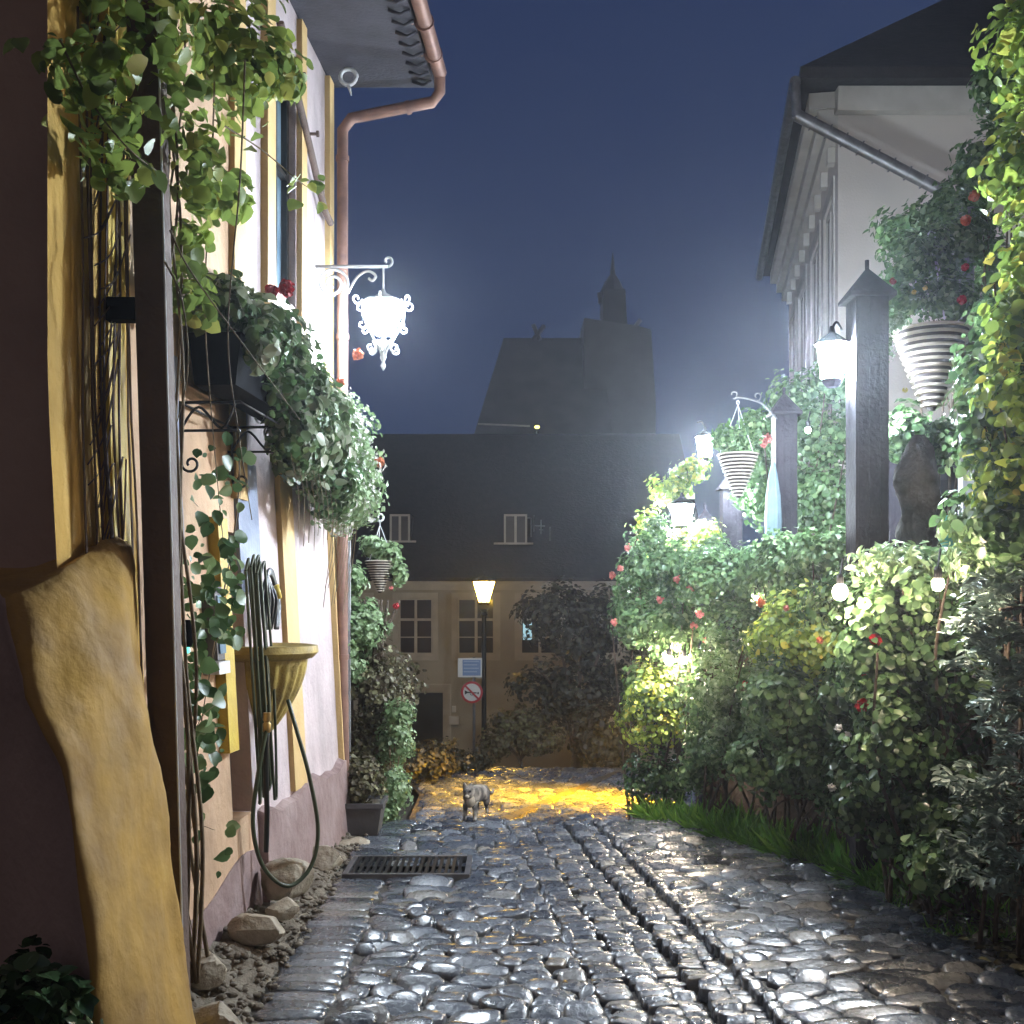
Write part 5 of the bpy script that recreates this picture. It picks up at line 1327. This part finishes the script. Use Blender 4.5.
for (s0, s1, z0, z1) in holes:
    e = bpy.data.objects.new('window', None); COL.objects.link(e); e.parent = rh
    e.location = Vector([float(v) for v in (np.array(RW(s0, 0, z0))-wpos(rh))])
    mb = MB(); q = .07
    for (a_, b_, c_, d_) in [(s0, s0+q, z0, z1), (s1-q, s1, z0, z1), (s0+q, s1-q, z0, z0+q), (s0+q, s1-q, z1-q, z1), ((s0+s1)/2-.04, (s0+s1)/2+.04, z0+q, z1-q), ]: mb.box(a_, b_, -.03, -.012, c_, d_, RW)
    mb.build('frame', M['rtrim'], e)
    mb = MB(); mb.box(s0+q, s1-q, -.042, -.034, z0+q, z1-q, RW); mb.build('pane', M['glass_dark'], e)
    mb = MB(); w = .18
    for (a_, b_, c_, d_) in [(s0-w, s0, z0-w, z1+w), (s1, s1+w, z0-w, z1+w), (s0, s1, z0-w, z0), (s0, s1, z1, z1+w)]: mb.box(a_, b_, 0, .02, c_, d_, RW)
    mb.build('surround', M['rtrim'], e)
mb = MB()
mb.box(-.0, Ls, .0, .14, ZE-.55, ZE-.38, RW); mb.box(0, Ls, 0, .24, ZE-.38, ZE-.2, RW); mb.box(-.05, Ls, 0, .36, ZE-.2, ZE, RW)
for k in range(9): mb.box(.3+k*.85, .46+k*.85, .0, .09, ZE-.76, ZE-.56, RW)
mb.hexa([(c0[0]-.05, 13.85, ZE-.28), (c0[0]+7, 13.85, ZE-.28), (c0[0]+7, 13.995, ZE-.28), (c0[0]-.05, 13.995, ZE-.28), (c0[0]-.05, 13.8, ZE), (c0[0]+7, 13.8, ZE), (c0[0]+7, 13.995, ZE), (c0[0]-.05, 13.995, ZE)])
mb.build('cornice', M['rtrim'], rh)
mb = MB()
A0 = np.array(RW(-.45, .5, ZE+.02)); A1 = np.array(RW(Ls+.2, .5, ZE+.02)); B0 = np.array([c0[0]+7.5, 13.6, ZE+.02]); B1 = np.array([c0[0]+7.5, 22.2, ZE+.02])
ap = np.array([c0[0]+3.4, 17.2, ZE+3.3]); ap2 = np.array([c0[0]+5, 19, ZE+3.3]); hh = np.array([0, 0, .14])
mb.add([A0, B0, B1, A1, A0+hh, B0+hh, B1+hh, A1+hh, ap, ap2], [(3, 2, 1, 0), (0, 1, 5, 4), (1, 2, 6, 5), (2, 3, 7, 6), (3, 0, 4, 7), (4, 5, 8), (5, 6, 9, 8), (6, 7, 9), (7, 4, 8, 9)])
mb.build('roof', M['roof'], rh)
mb = MB(); g0 = np.array(RW(-.42, .56, ZE+.0)); g1 = np.array(RW(Ls+.2, .56, ZE+.0)); mb.tube([g0, g1], .07, 10)
mb.tube([g0+[0, 0, -.02], g0+[.02, 0, -.45]], .06, 10)
for k in range(16): q = g0+(g1-g0)*(k+.5)/16; mb.tube([q+[-.0, 0, .07], q+[-.02, 0, .14]], .03, 5)
smooth_angle(mb.build('gutter', M['tin'], rh))
a = g0+[.02, 0, -.42]; b = np.array([P(948, 0, 13.6)[0], 13.65, P(0, 192, 13.6)[2]])
mb = MB(); mb.tube([a, b, b+[.5, 0, -.4]], .075, 10)
for q in np.linspace(.1, .95, 9): c = a+(b-a)*q; mb.tube([c, c+(b-a)*.008], .095, 10)
smooth_angle(mb.build('downpipe', M['tin'], rh))

# ------------------------------------------------------------------ haze, world, camera
mb = MB(); mb.box(-40, 40, -12, 100, -16, 32)
hz_ = mb.build('haze', None); hz_.data.materials.clear()
hm = bpy.data.materials.new('night_haze'); hm.use_nodes = True; nt = hm.node_tree; nt.nodes.remove(nt.nodes['Principled BSDF'])
pv = nt.nodes.new('ShaderNodeVolumePrincipled'); pv.inputs['Color'].default_value = (.85, .9, 1, 1); pv.inputs['Density'].default_value = .0022; pv.inputs['Anisotropy'].default_value = .8
nt.links.new(pv.outputs[0], nt.nodes['Material Output'].inputs['Volume']); hz_.data.materials.append(hm)
tag(hz_, kind='stuff')

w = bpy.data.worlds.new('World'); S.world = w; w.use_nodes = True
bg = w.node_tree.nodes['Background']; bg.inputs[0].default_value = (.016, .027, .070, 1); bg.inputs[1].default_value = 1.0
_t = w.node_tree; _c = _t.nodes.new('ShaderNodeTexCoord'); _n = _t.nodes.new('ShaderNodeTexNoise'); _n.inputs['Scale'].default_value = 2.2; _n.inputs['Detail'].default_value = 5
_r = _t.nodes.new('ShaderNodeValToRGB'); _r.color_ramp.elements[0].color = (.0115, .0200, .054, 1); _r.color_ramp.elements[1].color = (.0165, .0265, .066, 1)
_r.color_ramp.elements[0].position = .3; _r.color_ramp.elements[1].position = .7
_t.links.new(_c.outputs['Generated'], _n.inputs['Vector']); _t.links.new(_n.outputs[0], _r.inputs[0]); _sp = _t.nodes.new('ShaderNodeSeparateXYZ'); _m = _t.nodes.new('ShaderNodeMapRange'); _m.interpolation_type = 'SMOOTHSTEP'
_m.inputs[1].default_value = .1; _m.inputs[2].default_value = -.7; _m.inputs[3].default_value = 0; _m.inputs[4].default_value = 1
_mx = _t.nodes.new('ShaderNodeMixRGB'); _mx.inputs[2].default_value = (.082, .066, .064, 1)   # warm fill added to the unseen sky behind the viewer, brightens near wall
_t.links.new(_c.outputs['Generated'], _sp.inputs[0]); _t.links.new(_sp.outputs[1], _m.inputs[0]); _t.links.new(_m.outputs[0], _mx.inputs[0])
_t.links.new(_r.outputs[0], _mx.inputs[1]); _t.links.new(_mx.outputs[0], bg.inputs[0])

cam = bpy.data.cameras.new('camera'); co = bpy.data.objects.new('camera', cam); COL.objects.link(co)
co.location = (0, 0, EYE); co.rotation_euler = (PI/2, 0, 0)
cam.sensor_width = 36; cam.lens = F/1024*36; cam.shift_y = (HY-512)/1024; cam.clip_end = 1000; cam.clip_start = .05
S.camera = co
S.render.resolution_x = 1024; S.render.resolution_y = 1024
S.view_settings.view_transform = 'Standard'; S.view_settings.look = 'None'; S.view_settings.exposure = 0.7; S.view_settings.gamma = 1
cy = S.cycles
cy.use_denoising = True
try: cy.denoiser = 'OPENIMAGEDENOISE'
except Exception: pass
cy.use_light_tree = True; cy.use_adaptive_sampling = True; cy.adaptive_threshold = .02; cy.adaptive_min_samples = 56
cy.max_bounces = 6; cy.diffuse_bounces = 3; cy.glossy_bounces = 3; cy.transmission_bounces = 2; cy.transparent_max_bounces = 4; cy.volume_bounces = 0
cy.sample_clamp_indirect = 3; cy.sample_clamp_direct = 0; cy.caustics_reflective = False; cy.caustics_refractive = False
